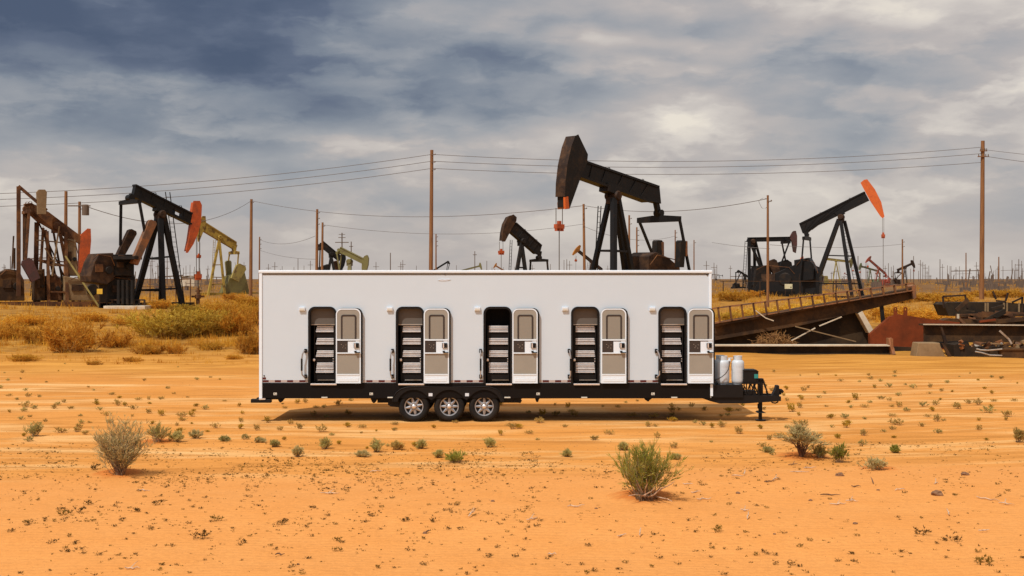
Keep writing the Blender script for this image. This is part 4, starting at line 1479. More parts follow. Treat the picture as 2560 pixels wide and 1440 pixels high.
small_pump('small dark pumpjack at the far left foot of the level beam one', (1862, 686), 1, -30, 20, black_weathered, black_weathered, base=722)
small_pump('faded yellow pumpjack seen between the legs of the orange headed one', (2090, 650), 1, -6, 25, yellow_paint, olive_paint, base=712)
small_pump('faded green pumpjack left of the small red one', (2176, 672), -1, 14, 30, green_paint, green_paint, base=713)
small_pump('small red pumpjack with its head raised at the left', (2196, 668), -1, 38, 25, red_paint, red_paint, base=715)
small_pump('brown pumpjack beside the thin pole at the right', (2262, 668), 1, 16, 50, brown_steel, brown_steel, base=716)
small_pump('pumpjack with a pale orange head behind the black legs at the right', (2030, 662), -1, 20, 40, brown_steel, orange_paint, base=713)
small_pump('tiny dark pumpjack on the horizon just right of the trailer end', (1798, 689), 1, 0, 10, black_weathered, black_weathered, hr=6)
small_pump('tiny dark pumpjack on the horizon right of the small red one', (2234, 692), -1, 15, 10, black_weathered, black_weathered, hr=6)
small_pump('tiny red pumpjack on the horizon left of the black ladder leg', (2119, 688), -1, 30, 30, red_paint, red_paint, hr=6)

# the old rusty machine at the far left
R, f = pump('old rusty pumpjack with an orange red head, leftmost in the field', 93, 30, (140, 560), (72, 515), (200, 600), 20, rust_steel, orange_worn, (),
            hw=.75, bw=.5, beam=[(62, 510), (80, 508), (122, 530), (205, 592), (202, 610), (150, 585), (100, 556), (66, 524)],
            head=[(203, 585), (219, 571), (227, 572), (228, 602), (223, 660), (208, 684), (196, 680), (198, 640), (200, 612)],
            legs=[((112, 575), 152, -.2, -.9, .26), ((118, 578), 122, .2, .9, .2), ((92, 556), 88, -.3, -1.2, .3), ((164, 580), 168, .3, .9, .22), ((108, 570), 96, -.2, 0, .18), ((150, 585), 186, .3, .4, .2)],
            eq=(66, 530, 1.1, 8), pit=((63, 670), (60, 670)), cw=[((105, 480), (105, 535), 25, 1.0, tan_paint), ((68, 655), (90, 700), 30, 1.1, maroon_paint)],
            gear=[([(168, 596), (190, 600), (196, 690), (162, 690)], .3, .1, tan_paint), ([(160, 690), (250, 706), (258, 752), (160, 752)], .8, -.8, tan_paint),
                  ([(88, 676), (112, 672), (114, 752), (86, 752)], .5, -.7, scrap_brown), ([(116, 690), (140, 684), (152, 700), (156, 752), (118, 752)], .5, -.4, rust_steel), ([(-6, 684), (20, 672), (48, 676), (60, 700), (62, 752), (-6, 752)], .3, -.9, scrap_brown)], skid=(0, 262, .3))
q = MB()
q.bar(f.L(46, 465, .9), f.L(117, 526, .9), .2, .2)
q.bar(f.L(46.5, 466, .9), f.L(46.5, 740, .9), .26, .26)
q.build('stay_post', rust_steel, R)
q = MB()
q.bar(f.L(163, 640, 1.6), f.L(258, 783, 2.6), .12, .12)
q.build('leaning_rod', yellow_paint, R)
rng = random.Random(8)
for i, (a, b, w) in enumerate((((66, 520), (62, 668), .16), ((74, 524), (64, 668), .14), ((84, 530), (160, 690), .1), ((124, 540), (182, 640), .12), ((130, 560), (158, 712), .14), ((148, 566), (130, 690), .1), ((168, 590), (205, 690), .1), ((92, 600), (150, 606), .09), ((96, 650), (166, 655), .09), ((112, 620), (142, 665), .08), ((30, 672), (34, 590), .1), ((36, 620), (36, 672), .14))):
    q = MB()
    v = rng.uniform(-.8, .9)
    q.bar(f.L(a[0], a[1], v), f.L(b[0], b[1], v + rng.uniform(-.3, .3)), w, w)
    q.build('strut', rng.choice((rust_steel, scrap_brown, rust_orange, tan_paint)), R)
q = MB()
A, Bq = f.L(100, 566, -1.0), f.L(84, 740, -1.4)
for sx in (-.22, .22):
    q.bar(A + Vector((sx, 0, 0)), Bq + Vector((sx, 0, 0)), .05, .05)
for i in range(1, 15):
    c = A.lerp(Bq, i / 15)
    q.bar(c - Vector((.22, 0, 0)), c + Vector((.22, 0, 0)), .035, .035)
q.build('ladder', rust_steel, R)

# ------------------------------------------------------------------ poles and wires
POLES = {}


def pole(px, top, d, w, label, group=None, arms=(), m=None, lean=0.0, pins=0, box=False, name='utility_pole'):
    X = (px - 1280) / F * d
    zt = CH + (HY - top) / F * d
    zb = gz(X, d) - .3
    k = d / F
    r = w * k / 2
    q = MB()
    n = 10 if w > 4 else 6
    q.tube([(0, 0, 0), (lean * .5 * k, 0, (zt - zb) / 2), (lean * k, 0, zt - zb)], [r * 1.12, r, r * .82], n)
    o = q.build(name, m or wood, smooth_shade=True)
    o.location = (X - lean * k, d, zb)
    tag(o, label, 'pole', group)
    for (y, half, th) in arms:
        q = MB()
        z = CH + (HY - y) * k - zb
        xx = lean * k * z / (zt - zb)
        q.box(xx - half * k, xx + half * k, -r * 1.3, -r * .6, z - th * k / 2, z + th * k / 2)
        q.build('crossarm', m or wood, o)
        for s in (-.85, -.4, .4, .85):
            q = MB()
            q.lathe([(.0, 0), (.05, 0), (.06, .07), (.03, .14), (.06, .18), (0, .24)], (xx + s * half * k, -r, z + th * k / 2), 'z', 8)
            if w > 4:
                q.build('insulator', wood_far, o)
    for i in range(pins):
        z = zt - zb - (.45 + i * .68)
        q = MB()
        xx = lean * k * z / (zt - zb)
        q.bar((xx, -r, z), (xx + r + .14, -r, z), .06, .06)
        q.lathe([(.0, 0), (.05, 0), (.06, .06), (.0, .12)], (xx + r + .14, -r, z), 'z', 8)
        q.build('insulator', wood_far, o)
    if box:
        q = MB()
        z = zt - zb - .6
        q.lathe([(0, 0), (.28, 0), (.28, .8), (.22, .86), (0, .88)], (lean * k + r + .35, 0, z - .5), 'z', 14)
        q.bar((lean * k, 0, z), (lean * k + r + .3, 0, z), .07, .07)
        q.bar((lean * k - .9, -.1, z + .25), (lean * k + .9, -.1, z + .25), .09, .09)
        q.build('transformer', wood_far, o)
    return o


pole(1079.5, 375, 115, 10, 'tallest brown pole, rising straight up behind the trailer roof', pins=3, lean=3)
pole(2457, 352, 125, 11, 'tall wooden pole at the right, its foot beside the dark scrap', lean=3, arms=((392, 14, 2), (378, 9, 1.6)))
pole(628.5, 498, 170, 8, 'brown pole just left of the trailer front corner', pins=1, lean=2)
pole(1919.5, 488, 92, 6.5, 'slim brown pole with a looped wire, in front of the level beam pumpjack', pins=1)
pole(793, 523, 150, 7, 'taller of the two brown poles standing close together over the trailer roof', pins=3, lean=2)
pole(806.5, 556, 150, 6, 'shorter of the two brown poles standing close together over the trailer roof', pins=1, lean=2)
pole(1459, 510, 120, 7, 'brown pole right of the tallest pumpjack\'s orange tipped head', pins=1, lean=-3)
pole(1573, 538, 160, 5.5, 'slim brown pole right behind the tallest pumpjack\'s legs', pins=2)
pole(1592, 568, 170, 4.6, 'shorter pole with side pins, right of the slim one at the tallest pumpjack', pins=4)
pole(1688, 575, 190, 3.6, 'thin pole seen through the tallest pumpjack\'s rear frame', pins=3)
pole(1735, 600, 200, 3.2, 'thin pole right of the tallest pumpjack', pins=1)
pole(165, 478, 99, 9, 'thick brown pole behind the rusty machine, flat cap on top', lean=2)
pole(199, 504, 102, 8, 'brown pole with a transformer, behind the rusty machine', box=True, lean=1)
pole(649, 592, 190, 4, 'thin brown pole touching the trailer\'s upper left corner', pins=3, lean=1)
pole(1090, 585, 190, 4, 'thin brown pole close to the right side of the tallest pole', pins=3)
pole(855, 582, 260, 3.6, 'dark pole with a wide crossarm above the olive pumpjack', arms=((606, 17, 2), (594, 9, 1.5), (586, 8, 1.2)), m=wood_far)
pole(878, 604, 270, 3, 'dark pole with a short crossarm above the olive pumpjack', arms=((616, 5, 1.5),), m=wood_far)
pole(2256, 598, 190, 4.2, 'thin brown pole beside the brown pumpjack at the right', pins=2)
pole(976, 632, 260, 2.6, 'short thin pole alone above the middle of the trailer roof', m=wood_far)
pole(1187, 628, 260, 2.4, 'thin pole with a small crossarm above the olive pumpjack head', arms=((637, 5, 1.5),), m=wood_far)
pole(2415, 632, 240, 3, 'thin brown pole left of the tall pole at the right', m=wood)
pole(2497, 642, 240, 3.2, 'thin brown pole right of the tall pole at the right', m=wood)
pole(108, 620, 160, 3.5, 'thin rusty post in front of the sky at the far left', m=rust_steel) if False else None

far = []
for px, top in ((687, 655), (671, 660), (745, 646), (776, 652), (760, 664), (940, 655), (1002, 655), (1007, 650), (1041, 664), (1217, 652), (1230, 668), (1331, 662), (1376, 660), (1410, 650), (1417, 648), (1424, 652),
                (1766, 652), (1785, 657), (1792, 662), (1826, 664), (2145, 640), (2152, 660), (2165, 655), (2221, 658), (2213, 664), (2284, 640), (2301, 650), (2307, 655), (2313, 660), (2322, 664), (2350, 648), (2356, 660),
                (2375, 665), (2390, 668), (2441, 655), (2530, 650), (2538, 660), (2547, 648), (2554, 652), (380, 640), (376, 655), (394, 658), (418, 642), (447, 655), (465, 664), (475, 662), (520, 664), (610, 655), (26, 640), (10, 660)):
    far.append((px, top))
rg = random.Random(11)
for i in range(95):
    far.append((rg.choice((rg.uniform(0, 640), rg.uniform(660, 1780), rg.uniform(1780, 2560), rg.uniform(1780, 2560))), rg.uniform(662, 688)))
for i, (px, top) in enumerate(far):
    h = rg.uniform(8, 10.5)
    kk = (HY - top) / (h - 2.1)
    d = min(1400, F / kk)
    arm = ((top + 7 * kk / 4, 1.1 * kk, max(1.0, .14 * kk)),) if rg.random() < .55 else ()
    where = 'left of the trailer' if px < 650 else 'over the trailer roof' if px < 1780 else 'right of the trailer'
    pole(px, top, d, max(1.3, .26 * kk), 'distant thin utility pole on the horizon ' + where + (' with a crossarm' if arm else ' without any crossarm'), 'distant poles on the horizon ' + where, arms=arm, m=wood_far)


def wire(a, b, sag, label, r=.02, group='overhead wires'):
    """a hanging wire between two (px, py, distance) points; sag in photo pixels at the middle"""
    A = Vector(((a[0] - 1280) / F * a[2], a[2], CH + (HY - a[1]) / F * a[2]))
    B = Vector(((b[0] - 1280) / F * b[2], b[2], CH + (HY - b[1]) / F * b[2]))
    s = sag * (a[2] + b[2]) / 2 / F
    pts = []
    for i in range(25):
        t = i / 24
        p = A.lerp(B, t)
        p.z -= 4 * s * t * (1 - t)
        pts.append(p)
    mid = (A + B) / 2
    q = MB()
    q.tube(pts, r, 5)
    o = q.build('overhead_wire', wire_mat, off=mid)
    o.location = mid
    return tag(o, label, 'wire', group)


for i, (yl, yp, yr) in enumerate(((469, 386, 368), (487, 403, 384), (508, 421, 406))):
    nm = ('uppermost', 'middle', 'lowest')[i]
    wire((-350, yl + 22 - i * 4, 100), (1079, yp, 115), 26, nm + ' of the three long wires from the left edge to the tallest pole', .026)
    wire((1083, yp, 115), (2452, yr, 125), 26 - i * 2, nm + ' of the three long wires from the tallest pole to the tall pole at right', .026)
wire((2460, 374, 125), (2900, 412, 100), 4, 'upper wire from the tall right pole out of the right edge', .022)
wire((2460, 390, 125), (2900, 440, 100), 4, 'lower wire from the tall right pole out of the right edge', .026)
wire((204, 512, 102), (628, 502, 170), 52, 'sagging wire from the transformer pole to the pole by the trailer corner', .03)
wire((630, 502, 170), (1459, 514, 120), 34, 'sagging wire crossing the tallest pole, from the corner pole to the orange tip', .03)
wire((1461, 514, 120), (1917, 497, 92), 22, 'sagging wire from behind the tallest pumpjack to the slim pole with loop', .026)
wire((808, 562, 150), (1459, 560, 150), 24, 'thin sagging wire from the shorter twin pole to behind the brown pumpjack', .024)
wire((651, 600, 190), (788, 590, 150), 14, 'short sagging wire from the trailer corner to the twin poles', .024)
wire((651, 626, 190), (792, 648, 150), 6, 'low wire from the trailer corner to the twin poles', .022)
wire((1460, 566, 160), (1688, 590, 190), 20, 'thin wire behind the tallest pumpjack legs', .022)
wire((1925, 612, 130), (2256, 610, 190), 8, 'thin wire from the slim pole to the pole at the brown pumpjack', .022)
wire((1780, 606, 170), (1925, 622, 130), 2, 'thin wire from behind the trailer end to the slim pole', .022)
q = MB()
c = Vector(((1910 - 1280) / F * 92, 92, CH + (HY - 508) / F * 92))
q.tube([c + Vector((.34 * math.cos(t) * (1 + .2 * math.sin(3 * t)), 0, .38 * math.sin(t))) for t in [2 * math.pi * i / 20 for i in range(20)]], .016, 5)
o = q.build('loop_of_wire', wire_mat, off=c)
o.location = c
tag(o, 'loose loop of wire hanging from the top of the slim brown pole', 'wire')

# ------------------------------------------------------------------ scrap at the right


def thing(px, d, name, label, cat, group=None, psi=0):
    f = Frame(px, d, math.radians(psi))
    return empty(name, f.loc, label, cat, group, f.psi), f


D0 = 57.0
R, f = thing(2010, 57, 'steel_beam', 'long dark steel beam lying flat on the sand with a pale top', 'beam')
q = MB()
top = [f.L(1720, 857), f.L(2222, 866), f.L(2222, 866), f.L(1720, 857)]
zb = -.08
x0, x1 = f.L(1715, 880).x, f.L(2222, 880).x
zt0 = f.L(1900, 862).z
q.box(x0, x1, -.03, .03, .06, zt0 - .05)
q.box(x0, x1, -.26, .26, -.06, .06)
q.build('beam_web', scrap_dark, R)
q = MB()
q.box(x0, x1, -.3, .55, zt0 - .05, zt0)
q.build('top_flange', cream_paint, R)  # top flange coloured paler than the web
q = MB()
q.box(x1, x1 + .07, -.42, .4, -.02, zt0 + .3)
q.bar((x1 + .1, -.35, -.02), (x1 - .02, -.1, zt0 + .28), .14, .3)
q.build('end_plate', rust_orange, R)

R, f = thing(2030, 61, 'scrap_walkway', 'dark tilted scrap walkway with a long rail ladder, behind the flat beam', 'walkway')
q = MB()   # the box beam that climbs to the right
f.ext(q, [(1700, 826), (1790, 812), (2284, 723), (2286, 746), (2180, 772), (2010, 812), (1790, 850), (1700, 860)], .2, -.25)
f.ext(q, [(1788, 808), (2282, 720), (2284, 727), (1788, 816)], .45, -.45)
q.build('box_beam', scrap_brown, R)
q = MB()
f.ext(q, [(1700, 850), (1790, 838), (2148, 778), (2181, 836), (2172, 866), (1700, 872)], -.3, -.36)
f.ext(q, [(1700, 846), (2100, 786), (2104, 792), (1700, 853)], -.1, -.36)
q.build('side_plate', scrap_dark, R)
q = MB()
f.ext(q, [(2146, 784), (2156, 778), (2184, 826), (2173, 833)], .3, -.32)
q.build('end_strip', cream_paint, R)
q = MB()
q.bar(f.L(1700, 786, .5), f.L(1790, 770, .5), .07, .07)
q.bar(f.L(1790, 770, .5), f.L(2284, 708, .5), .07, .07)
q.bar(f.L(1780, 809, .5), f.L(2282, 726, .5), .05, .05)
q.build('hand_rail', rust_orange, R)
for i in range(17):
    x = 1795 + i * 29.3
    q = MB()
    yt = 769.5 - (x - 1790) * .1255
    yb = 809 - (x - 1780) * .1653
    q.bar(f.L(x, yt, .5), f.L(x + 5, yb, .5), .09, .07)
    q.build('rung', rust_steel, R)
q = MB()
f.ext(q, [(2279, 716), (2289, 712), (2291, 744), (2284, 748)], .5, -.5)
q.build('end_plate', rust_orange, R)
for vt, px in ((.1, 2205),):
    q = MB()
    a = f.L(2203, 758, vt)
    b = f.L(2214, 850, vt)
    b.z = -.1
    q.bar(a, b, .16, .16)
    q.build('support_post', black_weathered, R)
q = MB()
q.bar(f.L(1978, 852, .6), f.L(2038, 820, .6), .05, .05)
q.bar(f.L(2048, 815, .5), f.L(2104, 792, .5), .05, .05)
q.build('loose_rod', cream_paint, R)
q = MB()
q.bar(f.L(1988, 816, .7), f.L(2140, 854, .7), .05, .05)
q.build('loose_rod', tan_paint, R)
q = MB()
q.bar(f.L(1889, 776, .6), f.L(1914, 795, .6), .05, .05)
q.bar(f.L(1914, 795, .6), f.L(1934, 802, .6), .05, .05)
q.build('loose_rod', cream_paint, R)

# brush caught under the walkway
rng = random.Random(5)
p = Frame(1935, 59.0)
q = MB()
for i in range(520):
    a, b, c = rng.uniform(-1, 1), rng.uniform(-1, 1), rng.uniform(0, 1)
    if a * a + (c * 1.0) ** 2 > 1.05:
        continue
    c0 = Vector((a * 1.02, b * .45, c * .76))
    pts = [c0]
    dr = Vector((rng.uniform(-1, 1), rng.uniform(-.6, .6), rng.uniform(-.4, .9))).normalized()
    for s in range(3):
        dr = (dr + Vector((rng.uniform(-.7, .7), rng.uniform(-.5, .5), rng.uniform(-.7, .4)))).normalized()
        pts.append(pts[-1] + dr * .12)
    q.tube(pts, [.014, .012, .01, .006], 3, cap=False)
o = q.build('tumbleweed', hay_mat, fix=False)
o.location = p.loc
tag(o, 'heap of tangled dry brown brush caught under the tilted walkway', 'brush')

R, f = thing(1892, 66, 'rusty_hoop', 'rusty half buried metal hoop behind the tilted walkway rail', 'hoop')
q = MB()
for rad, z in ((.62, 0),):
    q.lathe([(.50, -.15), (.62, -.15), (.62, .15), (.50, .15)], (0, 0, .1), 'y', 36, closed=True)
q.build('rim_band', brown_steel, R)
q = MB()
q.lathe([(.0, .05), (.5, .05), (.5, .09), (0, .09)], (0, 0, .1), 'y', 30)
q.build('disc', tan_paint, R)

R, f = thing(2240, 60, 'scrap_plate', 'large red oxide steel plate with two lifting lugs', 'plate')
q = MB()
f.ext(q, [(2176, 866), (2175, 836), (2226, 792), (2250, 786), (2320, 797), (2400, 806), (2400, 882), (2182, 882)], .15, -.2)
q.build('plate', rust_red, R)
q = MB()
f.ext(q, [(2226, 866), (2320, 870), (2320, 892), (2226, 888)], 1.1, .9)
q.build('sill', scrap_dark, R)
for x in (2239, 2264):
    q = MB()
    n = 8
    out = [f.L(x - 4.5, 792, .12), f.L(x + 4.5, 792, .12)] + [f.L(x + 4.5 * math.cos(t), 772 - 4.5 * math.sin(t), .12) for t in [math.pi * k / n for k in range(n + 1)]]
    inn = [f.L(x - 1.8, 776, .12), f.L(x + 1.8, 776, .12)] + [f.L(x + 1.8 * math.cos(t), 772 - 1.8 * math.sin(t), .12) for t in [math.pi * k / n for k in range(n + 1)]]
    q.ring(out, inn, (0, .06, 0))
    q.build('lifting_lug', rust_red, R)

R, f = thing(2480, 57, 'scrap_girder', 'long dark scrap frame with a thin pale top edge lying across the right edge', 'scrap')
q = MB()
f.ext(q, [(2312, 813), (2700, 816), (2700, 856), (2312, 856)], .1, -.1)
f.ext(q, [(2308, 810), (2700, 813), (2700, 817), (2308, 814)], .32, -.32)
q.build('long_beam', scrap_brown, R)
q = MB()
q.bar(f.L(2308, 811, .34), f.L(2700, 814, .34), .05, .03)
q.build('pale_edge', cream_paint, R)
q = MB()
f.ext(q, [(2352, 818), (2356, 818), (2385, 900), (2374, 900), (2362, 862)], .5, .38)
q.build('bent_strap', brown_steel, R)
q = MB()
f.ext(q, [(2312, 856), (2420, 852), (2425, 866), (2312, 872)], .3, -.3)
q.build('under_plate', black_weathered, R)

R, f = thing(2328, 55.5, 'counterweight_block', 'tan concrete like counterweight block standing on the sand', 'block')
q = MB()
f.ext(q, [(2289, 897.5), (2296, 857), (2350, 857), (2352, 866), (2367, 898.5)], .35, -.5)
q.build('block', tan_paint, R, bevel=.03)
q = MB()
f.ext(q, [(2354, 858), (2360, 858), (2383, 897), (2374, 898)], .4, .3)
q.build('strap', brown_steel, R)

R, f = thing(2450, 55.5, 'scrap_skid', 'black low skid tray heaped with broken metal beside the tan block', 'skid')
q = MB()
f.ext(q, [(2386, 902), (2384, 862), (2412, 858), (2418, 868), (2510, 868), (2510, 905), (2420, 904)], .4, -.7)
q.build('tray', scrap_dark, R)
q = MB()
f.ext(q, [(2505, 906), (2503, 874), (2700, 874), (2700, 908)], .7, -.7)
f.ext(q, [(2500, 872), (2700, 871), (2700, 875), (2500, 876)], .75, -.75)
q.build('side_box', scrap_brown, R)
rng = random.Random(9)
for i in range(52):
    q = MB()
    x, y = rng.uniform(2390, 2600), rng.uniform(852, 872)
    a = rng.uniform(-.9, .9)
    l = rng.uniform(6, 26)
    vt = rng.uniform(-.5, .6)
    q.bar(f.L(x, y, vt), f.L(x + l * math.cos(a), y + l * math.sin(a) * .5, vt + rng.uniform(-.2, .2)), rng.uniform(.05, .16), rng.uniform(.04, .12))
    q.build('broken_piece', rng.choice((rust_steel, brown_steel, scrap_brown, tan_paint, rust_orange, steel_light)), R)
q = MB()
q.bar(f.L(2499, 827, .7), f.L(2522, 848, .7), .08, .05)
q.bar(f.L(2522, 848, .7), f.L(2529, 860, .7), .08, .05)
q.build('pale_strip', steel_light, R)
q = MB()
q.tube([f.L(2441, 872, .75), f.L(2452, 875, .75), f.L(2470, 876, .75), f.L(2505, 873, .75)], .035, 8)
q.tube([f.L(2438, 879, .75), f.L(2455, 882, .75), f.L(2475, 888, .75), f.L(2505, 889, .75)], .03, 8)
q.build('hose', steel_light, R)

R, f = thing(2440, 66, 'scrap_tank', 'rusted black open tank with bent rails, behind the long scrap frame', 'tank')
q = MB()
f.ext(q, [(2360, 762), (2368, 756), (2520, 756), (2560, 760), (2640, 760), (2640, 792), (2372, 790)], .5, -1.2)
q.build('tank_side', scrap_dark, R)
for a, b in (((2360, 770), (2357, 741)), ((2357, 741), (2414, 738)), ((2413, 738), (2418, 770)), ((2490, 748), (2482, 728)), ((2514, 752), (2520, 732)), ((2490, 752), (2515, 754)), ((2554, 784), (2556, 742)), ((2530, 756), (2556, 744))):
    q = MB()
    q.bar(f.L(a[0], a[1], .5), f.L(b[0], b[1], .5), .09, .07)
    q.build('bent_rail', brown_steel, R)
q = MB()
for x in (2462, 2468, 2508, 2516, 2546):
    f.ext(q, [(x, 757), (x + 4, 757), (x + 4, 790), (x, 790)], .56, .5)
q.build('tank_rib', tan_paint, R)
q = MB()
f.ext(q, [(2395, 786), (2500, 783), (2520, 794), (2700, 796), (2700, 812), (2395, 810)], .9, .5)
q.build('lower_rail', rust_steel, R)
rng = random.Random(19)
for i in range(16):
    q = MB()
    x, y = rng.uniform(2400, 2600), rng.uniform(784, 797)
    a = rng.uniform(-.6, .6)
    l = rng.uniform(10, 34)
    q.bar(f.L(x, y, 1.0), f.L(x + l * math.cos(a), y + l * math.sin(a) * .4, 1.0), rng.uniform(.05, .13), .08)
    q.build('broken_piece', rng.choice((tan_paint, rust_steel, rust_orange, scrap_brown)), R)
q = MB()
f.ext(q, [(2394, 785), (2398, 785), (2399, 812), (2393, 812)], 1.05, .95)
q.build('upright', cream_paint, R)


R, f = thing(2455, 63, 'scrap_heap', 'heap of rusty beams and bent plates piled behind the long scrap girder', 'scrap heap')
rng = random.Random(44)
for i in range(30):
    q = MB()
    x, y = rng.uniform(2385, 2600), rng.uniform(772, 822)
    a = rng.uniform(-.25, .25) if rng.random() < .7 else rng.uniform(-1.2, 1.2)
    l = rng.uniform(22, 95)
    vt = rng.uniform(-.9, .8)
    q.bar(f.L(x, y, vt), f.L(x + l * math.cos(a), y + l * math.sin(a) * .5, vt + rng.uniform(-.4, .4)), rng.uniform(.06, .26), rng.uniform(.05, .16))
    q.build('scrap_beam', rng.choice((rust_steel, scrap_brown, scrap_dark, scrap_dark, scrap_brown, rust_steel, rust_red)), R)
q = MB()
f.ext(q, [(2330, 812), (2372, 796), (2470, 800), (2560, 796), (2640, 800), (2640, 830), (2330, 830)], .2, -.6)
q.build('rusty_plate', scrap_brown, R)

# far field clutter along the horizon, uncountable
rng = random.Random(71)
q = MB()
for i in range(190):
    x = rng.choice((rng.uniform(2320, 2580), rng.uniform(1780, 2580), rng.uniform(330, 660), rng.uniform(0, 2560)))
    d = rng.uniform(190, 620)
    X = (x - 1280) / F * d
    z = gz(X, d)
    h = rng.uniform(.8, 3.2) if rng.random() < .8 else rng.uniform(3, 6)
    w = rng.uniform(.06, .3)
    a = rng.uniform(-.5, .5)
    q.bar((X, d, z - .1), (X + h * a * .6, d, z + h), w, w)
    if rng.random() < .5:
        l = rng.uniform(.5, 3.5)
        zz = z + h * rng.uniform(.3, 1)
        q.bar((X - l, d, zz), (X + l * rng.random(), d, zz + rng.uniform(-.3, .3)), w * .8, w * .8)
    if rng.random() < .3:
        q.box(X - w * 3, X + w * 3, d - .5, d + .5, z - .1, z + rng.uniform(.5, 1.6))
o = q.build('distant_equipment', wood_far)
tag(o, 'far off clutter of pipes, posts and small machines along the horizon', 'equipment', kind='stuff')

# small signs, rails and sheds
R, f = thing(1972, 138, 'warning_sign', 'pale sign board with a small green mark, on the black pumpjack skid rail', 'sign')
q = MB()
f.box(q, 1962, 710, 1981, 722, .03, -.03)
b = q.build('sign_board', sign_pale, R)
q = MB()
f.ext(q, [(1975, 719), (1977.5, 715.5), (1980, 719)], .045, .031)
q.build('sign_mark', green_paint, b)
for x in (1963.5, 1979.5):
    q = MB()
    a = f.L(x, 722)
    q.bar((a.x, 0, -.1), (a.x, 0, a.z), .06, .06)
    q.build('sign_post', brown_steel, R)
R, f = thing(249, 87, 'warning_sign', 'small yellow sign between the rusty machine and the large left pumpjack', 'sign')
q = MB()
f.box(q, 242, 722, 256, 735, .02, -.02)
q.build('sign_board', sign_yellow, R)
q = MB()
a = f.L(249, 735)
q.bar((a.x, .03, -.1), (a.x, .03, a.z + .2), .05, .05)
q.build('sign_post', brown_steel, R)
R, f = thing(300, 87, 'concrete_pad', 'low pale concrete pad in front of the large left pumpjack', 'pad')
q = MB()
q.box(f.L(262, 770).x, f.L(366, 770).x, -.3, 3.2, -.2, .22)
q.build('pad', cream_paint, R, bevel=.02)
q = MB()
a, b = f.L(268, 757, -1), f.L(362, 757, -1)
for i in range(8):
    x = a.x + (b.x - a.x) * i / 7
    q.box(x - .06, x + .06, .9, 1.0, .2, .62)
q.box(a.x, b.x, .92, .98, .56, .66)
q.build('railing', brown_steel, R)
R, f = thing(305, 88, 'cooling_pipes', 'row of grey vertical pipes on the front of the large left pumpjack', 'pipes')
for x in (297, 308, 319, 331):
    q = MB()
    a, b = f.L(x, 700, .4), f.L(x, 760, .4)
    q.tube([(a.x, a.y, max(.2, b.z)), (a.x, a.y, a.z)], .13, 12)
    q.build('pipe', steel_light if False else black_weathered, R, smooth_shade=True)
q = MB()
f.box(q, 282, 640, 336, 648, .9, -.9)
q.build('pipe_cap', black_weathered, R)
R, f = thing(468, 260, 'storage_shed', 'pale cream shed far behind the large left pumpjack', 'shed')
q = MB()
f.box(q, 452, 693, 486, 716, 2, -2)
q.build('wall', cream_paint, R)
q = MB()
f.ext(q, [(450, 693.5), (469, 690.5), (488, 693.5), (488, 692), (469, 689), (450, 692)], 2.3, -2.3)
q.build('roof', tan_paint, R)
R, f = thing(1975, 132, 'pipe_fence', 'thin pipe rail fence running past the black pumpjack skid at right', 'fence')
q = MB()
q.bar(f.L(1800, 703), f.L(2130, 703), .07, .07)
q.build('rail', brown_steel, R)
for x in (1808, 1900, 2000, 2083, 2090, 2128):
    q = MB()
    a = f.L(x, 703)
    q.bar((a.x, 0, f.gnd(a.x) - .2), a, .09, .09)
    q.build('post', brown_steel, R)
R, f = thing(410, 100, 'pipe_fence', 'thin pipe rail fence behind the large left pumpjack legs', 'fence')
q = MB()
for y in (698, 717):
    q.bar(f.L(340, y), f.L(478, y), .05, .05)
q.build('rail', rust_steel, R)
for x in (342, 375, 410, 440, 476):
    q = MB()
    a = f.L(x, 696)
    q.bar((a.x, 0, f.gnd(a.x) - .2), a, .07, .07)
    q.build('post', rust_steel, R)

# ------------------------------------------------------------------ plants


